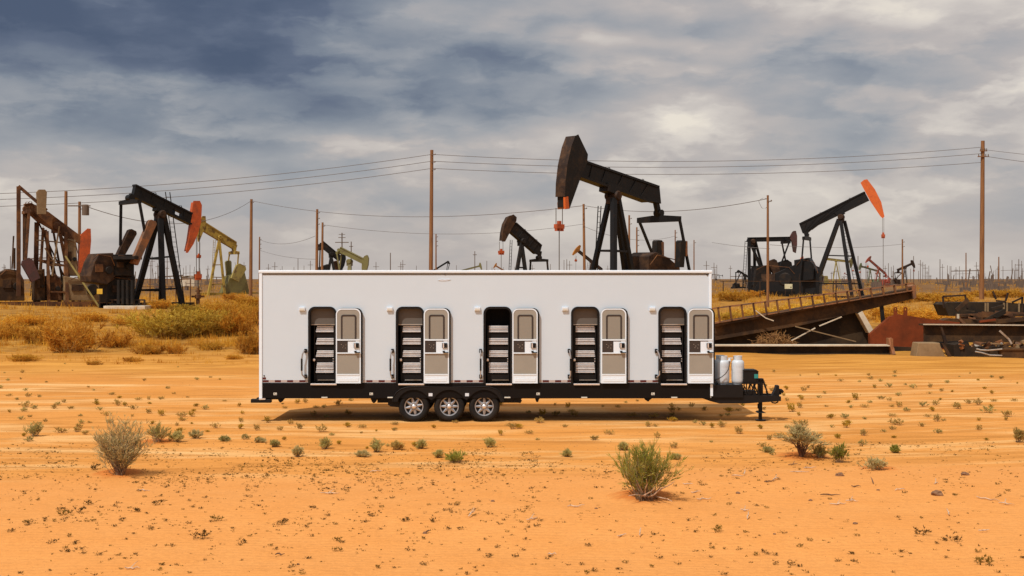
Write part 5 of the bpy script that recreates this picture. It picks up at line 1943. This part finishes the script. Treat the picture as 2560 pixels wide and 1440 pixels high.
def bush(rng, h, w, stems, subs, leaves, r0, ll, lw, up=1.0, curve=1.25, droop=0.0, base=.08, flat=.35, jit=.5, low=.16):
    """woody stems and thin blade leaves of one plant standing at the origin"""
    S, Lf = MB(), MB()
    paths = []
    for i in range(stems):
        a = rng.uniform(0, 2 * math.pi)
        rho = w / 2 * math.sqrt(rng.random()) * rng.uniform(.75, 1.05)
        hh = h * rng.uniform(.62, 1.0) * (1 - flat * (2 * rho / w) ** 2)
        o = Vector((math.cos(a), math.sin(a), 0))
        b0 = Vector((rng.uniform(-1, 1), rng.uniform(-1, 1), 0)) * base * w
        wob = Vector((rng.uniform(-1, 1), rng.uniform(-1, 1), 0)) * w * .06
        pts = []
        for s in range(6):
            t = s / 5
            p = b0 + o * rho * t ** curve + Vector((0, 0, hh * (t ** (1 / curve) - droop * t ** 4))) + wob * math.sin(t * 5)
            pts.append(p)
        paths.append(pts)
        S.tube(pts, [r0 * (1 - .85 * s / 5) * rng.uniform(.8, 1.2) for s in range(6)], 4 if r0 > .006 else 3, cap=False)

    def blade(p, dr, l, wd):
        sd = dr.cross(Vector((rng.uniform(-1, 1), rng.uniform(-1, 1), rng.uniform(-1, 1))))
        if sd.length < 1e-4:
            return
        sd.normalize()
        n = len(Lf.v)
        q = p + dr * l
        m = p + dr * l * .5
        Lf.v.extend([tuple(p), tuple(m + sd * wd / 2), tuple(q), tuple(m - sd * wd / 2)])
        Lf.f.append((n, n + 1, n + 2, n + 3))

    per = max(1, leaves // max(1, subs))
    for i in range(subs):
        pts = rng.choice(paths)
        t = rng.uniform(low, 1.0) ** .75
        s = min(4, int(t * 5))
        p = pts[s].lerp(pts[s + 1], t * 5 - s)
        tan = (pts[s + 1] - pts[s]).normalized()
        dr = (tan * .8 + Vector((rng.uniform(-1, 1), rng.uniform(-1, 1), rng.uniform(-.4, 1) * up)) * .8).normalized()
        l = h * rng.uniform(.10, .26)
        e = p + dr * l
        S.tube([p, p + dr * l * .55 + Vector((0, 0, .02 * h * up)), e], [r0 * .28, r0 * .2, r0 * .1], 3, cap=False)
        for j in range(per):
            u = rng.random()
            pp = p.lerp(e, u)
            dd = (dr + Vector((rng.uniform(-1, 1), rng.uniform(-1, 1), rng.uniform(-.7, 1) * up)) * jit).normalized()
            blade(pp, dd, ll * rng.uniform(.5, 1.3), lw * rng.uniform(.7, 1.3))
    return S, Lf


def put_bush(name, label, cat, loc, SL, tw, lf, group=None, rz=0.0):
    R = empty(name, loc, label, cat, group, rz)
    SL[0].build('stems', tw, R, fix=False)
    SL[1].build('foliage', lf, R, fix=False)
    return R


def sink(p, z=.02):
    return (p.x, p.y, p.z - z)


def px_m(p):
    return F / p.y


twig_mid = mat('grey brown twigs', (.26, .18, .10), .9, 0, (.15, .085, .045), 5, fine=.1)
twig_gold = mat('golden dry twigs', (.40, .23, .05), .9, 0, (.25, .12, .03), 3, fine=.1)
# hero bushes on the dune
p = hit(300, 1186)
s = px_m(p)
B21 = put_bush('desert_bush', 'largest grey green bush on the left, with a dark forked trunk', 'bush', sink(p), bush(random.Random(21), 146 / s, 142 / s, 60, 760, 5400, .006, .075, .0095, up=.8, curve=1.03, flat=.5, base=.06, low=.12), twig_mid, leaf_grey)
p = hit(1612, 1246)
s = px_m(p)
R = put_bush('desert_bush', 'bright green broom like bush nearest the camera, pale branches at its foot', 'bush', sink(p), bush(random.Random(22), 142 / s, 146 / s, 80, 720, 6200, .0055, .10, .0085, up=1.7, curve=1.1, flat=.5, base=.16, jit=.32), twig_mid, leaf_green)
q = MB()
rng = random.Random(2)
for i in range(7):
    a = rng.uniform(-2.6, -.5)
    pts = [Vector((rng.uniform(-.1, .1), rng.uniform(-.05, .05), .05))]
    dr = Vector((math.cos(a), math.sin(a), .3)).normalized()
    for k in range(4):
        dr = (dr + Vector((rng.uniform(-.4, .4), rng.uniform(-.4, .4), rng.uniform(-.25, .3)))).normalized()
        pts.append(pts[-1] + dr * .11)
    q.tube(pts, [.016, .013, .01, .007, .004], 5)
q.build('dead_branches', stick_pale, R, fix=False)
p = hit(2003, 1141)
s = px_m(p)
B23 = put_bush('desert_bush', 'tree shaped bush with drooping crown and dark bent trunk on the right', 'bush', sink(p), bush(random.Random(23), 96 / s, 116 / s, 30, 640, 5600, .008, .065, .010, up=.1, curve=1.2, droop=.22, flat=.3, base=.03, low=.42), twig_dark, leaf_grey)
for o_, sd_, hh, ww, r_ in ((B21, 5, .92, .7, .024), (B23, 6, .58, .8, .024)):
    rng = random.Random(sd_)
    q = MB()
    for i in range(5):
        a = rng.uniform(0, 6.28)
        pts = [Vector((rng.uniform(-.03, .03), rng.uniform(-.03, .03), -.03))]
        dr = Vector((math.cos(a) * .45, math.sin(a) * .45, 1)).normalized()
        for k in range(5):
            pts.append(pts[-1] + dr * hh * rng.uniform(.13, .17))
            dr = (dr + Vector((rng.uniform(-.45, .45) + math.cos(a) * .2, rng.uniform(-.45, .45), rng.uniform(-.2, .25)))).normalized()
            if k > 1:
                d2 = (dr + Vector((rng.uniform(-.9, .9), rng.uniform(-.9, .9), .1))).normalized()
                q.tube([pts[-1], pts[-1] + d2 * hh * .12, pts[-1] + d2 * hh * .2 + Vector((0, 0, .04))], [r_ * .35, r_ * .25, r_ * .12], 5)
        q.tube(pts, [r_, r_ * .85, r_ * .65, r_ * .5, r_ * .35, r_ * .2], 6)
    q.build('trunk', twig_dark, o_, fix=False)
mids = [(395, 1104, 75, 62, leaf_sage, 'grey green bush with a branch leaning right, behind the largest left bush', 31),
        (85, 1091, 58, 46, leaf_sage, 'leftmost round bush on the dune edge', 32),
        (441, 1104, 36, 34, leaf_sage, 'low sage bush just right of the leaning branch bush', 33),
        (489, 1096, 40, 26, leaf_grey, 'low twiggy bush right of the sage bushes on the left', 34),
        (1140, 1156, 64, 38, leaf_green, 'low grassy green bush in front of the wheels, in the middle', 35),
        (1096, 1144, 28, 24, leaf_sage, 'small sage bush touching the left of the grassy middle bush', 36),
        (940, 1130, 46, 38, leaf_sage, 'grey green bush left of the middle, in front of the trailer', 37),
        (905, 1142, 40, 18, leaf_grey, 'low grey cushion in front of the grey green bush', 38),
        (812, 1122, 40, 34, leaf_sage, 'twiggy bush left of the grey green pair in front of the trailer', 39),
        (995, 1124, 34, 28, leaf_small, 'small round bush between the grey green pair and the middle bush', 40),
        (1052, 1122, 26, 26, leaf_sage, 'small upright bush below the first wheel', 41),
        (1224, 1118, 30, 30, leaf_sage, 'small round bush below the third wheel', 42),
        (745, 1142, 30, 34, leaf_grey, 'sparse dry twig bush left of the middle', 43),
        (2098, 1156, 48, 60, leaf_green, 'bright green bush with pale foot right of the tree shaped bush', 44),
        (2052, 1144, 50, 42, leaf_sage, 'soft sage bush touching the right of the tree shaped bush', 45),
        (2190, 1174, 84, 36, leaf_grey, 'low wide silver green cushion bush on red sand at right', 46),
        (1915, 1131, 36, 17, leaf_sage, 'low round cushion bush left of the tree shaped bush', 47),
        (1688, 1148, 32, 18, leaf_sage, 'small bush behind the right of the bright green broom', 48),
        (2546, 1106, 34, 46, leaf_small, 'twiggy bush at the right edge of the picture', 49),
        (1417, 1142, 28, 20, leaf_sage, 'small sage bush left of the bright green broom', 50),
        (685, 1117, 32, 20, leaf_sage, 'low bush with pale twigs, left of the shadow end', 51),
        (650, 1106, 34, 13, leaf_grey, 'flat pale cushion left of the trailer shadow', 52),
        (562, 1103, 26, 16, leaf_sage, 'small bush between the left bushes and the flat cushions', 53),
        (2238, 1132, 30, 24, leaf_green, 'thin yellow green bush above the silver cushion', 54),
        (1558, 1126, 26, 24, leaf_sage, 'small bush just above the left of the bright green broom', 55)]
for (x, y, w, h, lf, lab, sd_) in mids:
    p = hit(x, y)
    s = px_m(p)
    rng = random.Random(sd_)
    put_bush('desert_bush', lab, 'bush', sink(p), bush(rng, h / s * .82, w / s * .74, 30, 200, 1700, .0045, .06, .0095, up=1.2, curve=1.1, flat=.55, base=.2), twig_mid, lf)

# small shrubs over the flat, one thing each
variants = []
for i in range(9):
    rng = random.Random(60 + i)
    w = rng.uniform(.7, 1.3)
    S, Lf = bush(rng, .62 if i % 3 else .8, w, 20, 80, 760, .008, .16, .034, up=1.1, curve=1.1, flat=.55, base=.22)
    lf = (leaf_small, leaf_sage, leaf_small, leaf_goldgreen)[i % 4]
    variants.append((S, Lf, lf))
protos = {}
rng = random.Random(77)
spots = [(1268, 1065), (1298, 1072), (1325, 1085), (1345, 1100), (1485, 1100), (1780, 1070), (1805, 1068), (1848, 1084), (2115, 1046), (2160, 1048), (2360, 1052), (2447, 1075), (2520, 1042), (2472, 1032), (2380, 980), (2395, 1022), (2210, 1080), (2235, 1095), (1968, 1070), (1990, 1072),
         (2265, 1028), (2140, 1000), (2005, 1000), (1960, 990), (2480, 985), (2350, 1000), (700, 1076), (750, 1072), (805, 1080), (870, 1068), (905, 1070), (940, 1078), (1085, 1070), (540, 1070), (455, 1052), (480, 1042), (380, 1060), (320, 1072), (150, 1082), (190, 1080), (215, 1086), (600, 1072)]
while len(spots) < 296:
    x, y = rng.uniform(0, 2560), rng.triangular(905, 1140, 1010)
    if x < 1780 and x > 655 and y < 1000:
        continue
    if any(abs(x - a) < 16 and abs(y - b) < 7 for a, b in spots):
        continue
    spots.append((x, y))
for i, (x, y) in enumerate(spots):
    p = hit(x, y)
    v = rng.randrange(9)
    hpx = rng.uniform(6, 15) * (.45 + .75 * smooth(900, 1080, y)) * (1.25 if x > 1850 and rng.random() < .4 else 1)
    if TY - .1 < p.y < TY + 2.6 and tx(960) < p.x < tx(1280):
        continue
    sc = hpx / px_m(p) / .7
    if y < 1000:
        wh = 'on the far sand flat ' + ('left of the trailer' if x < 655 else 'right of the trailer hitch')
    elif y < 1056:
        wh = 'level with the wheels, ' + ('left of the trailer' if x < 655 else 'under the trailer' if x < 1790 else 'right of the trailer hitch')
    else:
        wh = 'on the strip of sand in front of the trailer' if 655 < x < 1900 else 'in front and left of the trailer' if x < 655 else 'in front and right of the trailer'
    lf = variants[v][2]
    colr = {leaf_small.name: 'brownish', leaf_sage.name: 'sage green', leaf_goldgreen.name: 'yellowish'}[lf.name]
    lab = 'small %s desert shrub %s' % (colr, wh)
    if v not in protos:
        o = put_bush('desert_shrub', lab, 'shrub', sink(p), variants[v][:2], twig_mid, lf, 'small shrubs ' + wh)
        protos[v] = o
    else:
        o = copy_tree(protos[v])
    o.location = sink(p, .01)
    o.rotation_euler = (0, 0, rng.uniform(0, 6.28))
    o.scale = (sc * rng.uniform(.85, 1.25), sc * rng.uniform(.85, 1.25), sc)
    tag(o, lab, 'shrub', 'small shrubs ' + wh)

# large golden scrub behind the flat
big = []
for i, (lf, fl) in enumerate(((leaf_goldgreen, .5), (leaf_gold, .55), (leaf_brown, .5), (leaf_gold, .5), (leaf_brown, .6), (leaf_yellow, .55), (leaf_goldgreen, .6))):
    rng = random.Random(90 + i)
    S, Lf = bush(rng, 1.0, 1.7, 90, 900, 9500, .006, .12, .024, up=1.0, flat=fl, base=.34, curve=1.05, jit=.7, low=.02)
    big.append((S, Lf, lf))
bp = {}
scrub = [  # px, base py, width, height, variant, words
    (425, 842, 180, 92, 0, 'large green gold bush in front of the large left pumpjack'), (510, 838, 130, 84, 0, 'green gold bush right of the largest one, below the red orange head'),
    (185, 880, 150, 96, 2, 'tall orange brown bush with blurry outline at left'), (100, 858, 96, 56, 2, 'orange brown bush at the left edge side'), (285, 868, 84, 50, 4, 'low brown bush between the orange brown bush and the green gold one'),
    (22, 846, 84, 50, 4, 'brown bush at the very left edge'), (596, 838, 100, 84, 2, 'brown bush nearest the trailer corner'), (625, 885, 70, 74, 4, 'brown twiggy bush touching the trailer corner'), (645, 812, 90, 70, 1, 'golden bush just behind the trailer corner'),
    (370, 885, 90, 34, 4, 'low dry brown clump in front of the green gold bush'), (440, 884, 50, 34, 2, 'small orange brown clump below the green gold bush'), (560, 792, 110, 50, 1, 'golden bush below the faded yellow pumpjack'),
    (620, 768, 80, 34, 3, 'low golden clump at the foot of the corner pole'), (585, 752, 60, 26, 4, 'small brown clump at the yellow pumpjack skid'), (70, 812, 100, 34, 3, 'golden clump at the foot of the rusty machine'), (330, 812, 90, 30, 1, 'golden clump before the concrete pad'),
    (400, 772, 60, 30, 3, 'golden clump at the foot of the pumpjack ladder'), (470, 790, 80, 40, 0, 'green gold clump below the red orange head'), (230, 802, 80, 28, 3, 'low golden clump left of the concrete pad'),
    (1830, 752, 90, 34, 1, 'golden bush left of the level beam pumpjack'), (1900, 792, 110, 34, 5, 'yellow bush behind the walkway rail at left'), (1990, 786, 120, 40, 5, 'yellow bush behind the middle of the walkway rail'), (2065, 776, 100, 36, 5, 'yellow bush behind the walkway rail, right part'),
    (1830, 800, 90, 30, 5, 'yellow bush behind the walkway rail at the trailer end'), (2225, 800, 110, 50, 1, 'golden bush behind the red plate'), (2310, 806, 120, 48, 1, 'golden bush right of the red plate lugs'), (2380, 760, 140, 34, 3, 'golden bush above the rusted tank'), (2320, 752, 110, 26, 3, 'golden clump right of the walkway end'),
    (2510, 744, 110, 26, 3, 'golden clump right of the tall right pole'), (2130, 764, 90, 26, 1, 'golden clump at the orange headed pumpjack ladder'), (1880, 742, 60, 22, 4, 'brown clump at the level beam pumpjack skid'), (2040, 748, 60, 18, 5, 'small yellow clump below the black pumpjack skid'),
    (2240, 758, 90, 24, 4, 'brown clump behind the walkway end'), (60, 902, 70, 24, 3, 'low golden clump on the sand edge at far left'), (330, 903, 46, 18, 4, 'small brown clump on bare sand before the green gold bush'), (530, 874, 70, 26, 3, 'low golden clump below the green gold bushes'), (235, 912, 40, 16, 2, 'tiny orange brown clump on bare sand at left'), (585, 898, 44, 18, 3, 'tiny golden clump left of the trailer corner'), (2440, 742, 70, 22, 4, 'brown clump left of the tall right pole foot')]
for (x, y, w, h, v, lab) in scrub:
    p = hit(x, y)
    s = px_m(p)
    if v not in bp:
        o = put_bush('scrub_bush', lab, 'bush', sink(p, .05), big[v][:2], twig_gold, big[v][2], 'golden scrub bushes behind the flat')
        bp[v] = o
    else:
        o = copy_tree(bp[v])
    o.location = sink(p, .05)
    o.rotation_euler = (0, 0, (x * .37) % 6.28)
    o.scale = (w / s / 1.75, w / s / 2.0, h / s / 1.25)
    tag(o, lab, 'bush', 'golden scrub bushes behind the flat')

# low scrub carpet, uncountable
rng = random.Random(123)
for nm, lf, cnt, hh in (('scrub_carpet', leaf_gold, 2000, .32), ('brown_scrub_carpet', leaf_brown, 1500, .3)):
    q = MB()
    for i in range(cnt):
        x = rng.choice((rng.uniform(-60, 680), rng.uniform(1770, 2620), rng.uniform(-60, 2620), rng.uniform(-60, 680), rng.uniform(1770, 2620), rng.choice((rng.uniform(-900, -60), rng.uniform(2620, 3460)))))
        y = rng.choice((rng.uniform(702, 760), rng.uniform(740, 850), 698 + 60 * rng.random() ** 2, rng.uniform(780, 872), 862 + 50 * rng.random() ** 2))
        if x > 660 and x < 1770 and y > 700 and rng.random() < .6:
            continue
        if x > 1780 and y > 806:
            continue
        p = hit(x, y)
        sz = hh * rng.uniform(.5, 1.5) * (1 + p.y / 160)
        sz = min(sz, 1.3) * (1 if y < 866 else .5)
        for j in range(26):
            a = rng.uniform(0, 6.28)
            rr = sz * rng.random() * .9
            b0 = Vector((p.x + rr * math.cos(a) * 1.6, p.y + rr * math.sin(a) * 1.6, 0))
            b0.z = gz(b0.x, b0.y) - .03
            tp = b0 + Vector((rng.uniform(-.3, .3), rng.uniform(-.3, .3), rng.uniform(.35, 1))) * sz * (1 - .4 * rr / sz)
            wd = sz * .045
            n = len(q.v)
            sdv = Vector((rng.uniform(-1, 1), rng.uniform(-1, 1), 0)) * wd
            q.v.extend([tuple(b0 - sdv), tuple(b0 + sdv), tuple(tp)])
            q.f.append((n, n + 1, n + 2))
    o = q.build(nm, lf, fix=False)
    tag(o, 'low %s scrub spread over the ground under the pumpjacks' % ('golden' if lf is leaf_gold else 'brown'), 'scrub', kind='stuff')

# dark little tufts on the dune: the largest as things, the rest as one sheet of ground cover
tv = []
for i in range(7):
    rng = random.Random(200 + i)
    Lf = bush(rng, 1.0, 2.4, 12, 22, 170, .03, .42, .085, up=.5, flat=.5, base=.3, jit=.9)
    m = MB()
    m.v, m.f = list(Lf[0].v), list(Lf[0].f)
    m.add(Lf[1].v, Lf[1].f)
    tv.append((m, (leaf_tuft, leaf_tuft2, leaf_tuft)[i % 3]))
tp_ = {}
rng = random.Random(300)
tufts = [(498, 1347, 20), (545, 1303, 14), (1085 // 1, 1305, 10), (190, 1282, 16), (160, 1287, 14), (340, 1280, 12), (395, 1262, 13), (220, 1262, 12), (1790, 1330, 15), (2298, 1337, 17), (2388, 1352, 15), (2463, 1412, 22), (2360, 1412 - 60, 10), (608, 1358, 10), (700, 1312, 12), (843, 1352, 11), (240, 1175, 14), (130, 1358, 10), (840, 1378, 12), (1010, 1303, 10), (75, 1310, 9), (25, 1330, 9)]
tufts = [t for t in tufts]
cover = []
for i in range(15000):
    x = rng.uniform(-20, 2580)
    if x < 1350:
        y = rng.choice((rng.uniform(1105, 1230), rng.uniform(1120, 1200), rng.uniform(1130, 1210), rng.uniform(1150, 1330), rng.uniform(1200, 1440)))
        if rng.random() < (y - 1120) / 420 * .75:
            continue
    else:
        y = rng.choice((rng.uniform(1105, 1200), rng.uniform(1150, 1240), rng.uniform(1180, 1440), rng.uniform(1180, 1440)))
        line = 1205 - (x - 1350) * .072
        if y > line + 8 and rng.random() < .8:
            continue
        if y < line - 50:
            continue
    cl = mnoise.noise(Vector((x * .012, y * .03, 3.3)))
    if cl < .02 and rng.random() < .8:
        continue
    cover.append((x, y, rng.uniform(2.2, 4.2 if rng.random() < .7 else 7.0) * (.75 + .6 * smooth(1150, 1400, y))))
cover.sort(key=lambda t: -t[2])
for x, y, h in cover[:270]:
    tufts.append((x, y, h * .95))
for i, (x, y, h) in enumerate(tufts):
    p = hit(x, y)
    v = i % 7
    left = 'on the left half of the dune' if x < 1280 else 'on the right half of the dune'
    tone = 'yellowish' if tv[v][1] is leaf_tuft2 else 'dark brown'
    lab = 'tiny %s dry tuft %s' % (tone, left)
    if i == 0:
        lab = 'biggest dark round tuft in the left foreground'
    if i == 11:
        lab = 'dark thorny tuft near the lower right corner'
    if v not in tp_:
        o = tv[v][0].build('dry_tuft', tv[v][1], fix=False)
        tp_[v] = o
    else:
        o = tp_[v].copy()
        C.collection.objects.link(o)
    sc = h / px_m(p)
    o.location = sink(p, .004)
    o.rotation_euler = (0, 0, rng.uniform(0, 6.28))
    o.scale = (sc, sc, sc * 1.1)
    tag(o, lab, 'tuft', 'dry tufts ' + left)
CV = (MB(), MB())
for x, y, h in cover[270:]:
    q = CV[0] if rng.random() < .62 else CV[1]
    p = hit(x, y)
    sc = h / px_m(p)
    for j in range(9):
        a = rng.uniform(0, 6.28)
        rr = rng.random() * 1.3
        b0 = Vector((p.x + rr * math.cos(a) * sc, p.y + rr * math.sin(a) * sc, p.z - .003))
        tp2 = b0 + Vector((rng.uniform(-.6, .6), rng.uniform(-.6, .6), rng.uniform(.3, 1.1))) * sc
        sdv = Vector((rng.uniform(-1, 1), rng.uniform(-1, 1), rng.uniform(-.3, .3))) * sc * .3
        n = len(q.v)
        q.v.extend([tuple(b0 - sdv), tuple(b0 + sdv), tuple(tp2)])
        q.f.append((n, n + 1, n + 2))
o = CV[0].build('ground_cover', leaf_tuft, fix=False)
tag(o, 'dark low dry plants speckling the dune', 'ground cover', kind='stuff')
o = CV[1].build('ground_cover', leaf_tuft2, fix=False)
tag(o, 'yellowish low dry plants speckling the dune', 'ground cover', kind='stuff')

# gravel, uncountable
q = MB()
for i in range(2600):
    x = rng.uniform(-20, 2580)
    y = rng.choice((rng.uniform(1060, 1180), rng.uniform(1100, 1440), rng.uniform(930, 1100)))
    p = hit(x, y)
    r = rng.uniform(.6, 1.7) / px_m(p) * (.8 if y < 1100 else 1)
    a = rng.uniform(0, 6.28)
    vs = []
    for k in range(5):
        t = a + k * 1.257
        rr = r * rng.uniform(.7, 1.3)
        vs.append((p.x + rr * math.cos(t), p.y + rr * math.sin(t), p.z - .002))
    q.add(vs + [(p.x + r * .2, p.y, p.z + r * rng.uniform(.5, 1.0))], [(0, 1, 5), (1, 2, 5), (2, 3, 5), (3, 4, 5), (4, 0, 5)])
o = q.build('gravel', stone_mat, fix=False)
tag(o, 'fine dark gravel scattered over the sand', 'gravel', kind='stuff')

# sticks and stones on the right of the dune
sticks = [(1985, 1164, 30, 0, 1), (2025, 1172, 34, .15, 0), (2000, 1182, 46, -.1, 0), (1940, 1200, 26, .6, 0), (1925, 1205, 34, .2, 1), (2075, 1240, 54, .1, 1), (2095, 1262, 44, .05, 0), (1845, 1192, 30, -.2, 0), (1862, 1186, 20, 1.1, 0), (2130, 1255, 32, .1, 0),
          (1760, 1250, 40, .2, 0), (1870, 1296, 20, 1.0, 0), (1862, 1278, 22, -.1, 0), (1720, 1212, 26, .1, 0), (1440, 1268, 44, .1, 0), (1330, 1300, 30, .4, 0), (2250, 1226, 30, .2, 0), (2470, 1250, 44, -.5, 0), (2515, 1262, 30, -.7, 0), (2140, 1218, 24, .1, 1), (360, 1228, 34, -.2, 0), (825, 1236, 50, -.05, 0), (940, 1180, 30, .2, 0),
          (700, 1390, 22, .1, 1), (330, 1424, 36, .05, 0), (1070, 1332, 12, .6, 1), (1555, 1342, 26, .3, 0), (1600, 1340, 14, 1.2, 0), (2180, 1208, 16, 1.4, 1), (1740, 1232, 26, .1, 0), (2340, 1210, 16, .3, 0), (2370, 1288, 22, 1.3, 0), (2460, 1330, 30, .1, 0), (1180, 1290, 26, .9, 0), (1380, 1388, 22, .2, 0)]
for i, (x, y, l, a, dk) in enumerate(sticks):
    p = hit(x, y)
    s = px_m(p)
    rng = random.Random(400 + i)
    q = MB()
    ll = l / s
    pts = []
    for k in range(6):
        t = k / 5 - .5
        pts.append(Vector((ll * t * math.cos(a), ll * t * math.sin(a) * 2.0 + rng.uniform(-.03, .03), .012 + .02 * rng.random() + (.05 * (k / 5) if a > .8 else 0))))
    q.tube(pts, [.006, .009, .010, .009, .006, .003], 5)
    if i % 3 == 0:
        q.tube([pts[2], pts[2] + Vector((ll * .2, .06, .04)), pts[2] + Vector((ll * .3, .1, .05))], [.007, .005, .003], 4)
    o = q.build('dead_stick', stick_dark if dk else stick_pale, fix=False)
    o.location = p
    lt = 'left of the bright green broom bush' if x < 1560 else 'below the silver cushion bush' if x > 2080 else 'below the tree shaped bush'
    tag(o, 'thin %s dead stick lying on the dune %s' % ('dark' if dk else 'bleached', lt), 'stick', 'dead sticks on the dune ' + lt)

stones = [(2344, 1238, 15, 'largest brown stone, alone on the dune at lower right'), (2100, 1190, 10, 'pale split stone with a twig, left below the silver cushion'), (1232, 1254, 5, 'dark flat stone in the middle of the dune'), (2413, 1188, 10, 'dark stone upper right on the dune'), (2138, 1310, 6, 'small dark stone below the bent dark stick'),
          (1845, 1234, 6, 'small dark stone right of the bright green broom'), (2026, 1252, 5, 'small dark stone beside the bent dark stick'), (1490, 1272, 4, 'tiny dark stone just below the bright green broom'), (1062, 1334, 6, 'small dark stone at lower middle'), (745, 1412, 4, 'tiny pale stone near the bottom edge'), (1936, 1336, 4, 'tiny dark stone at the bottom right of the middle'), (2195, 1226, 4, 'tiny stone below the upright twig')]
for i, (x, y, w, lab) in enumerate(stones):
    p = hit(x, y)
    s = px_m(p)
    rng = random.Random(500 + i)
    r = w / s
    bm = bmesh.new()
    bmesh.ops.create_icosphere(bm, subdivisions=3, radius=1)
    for v in bm.verts:
        n = mnoise.noise(v.co * 1.3 + Vector((i * 7, 0, 0))) * .35 + mnoise.noise(v.co * 3.5 + Vector((i, 9, 0))) * .12
        v.co *= (1 + n)
        v.co = Vector((v.co.x * r, v.co.y * r * .8, v.co.z * r * .62))
    me = bpy.data.meshes.new('stone')
    bm.to_mesh(me)
    bm.free()
    me.materials.append(stone_mat)
    o = bpy.data.objects.new('stone', me)
    C.collection.objects.link(o)
    o.location = (p.x, p.y, p.z + r * .22)
    tag(o, lab, 'stone', 'stones on the dune')
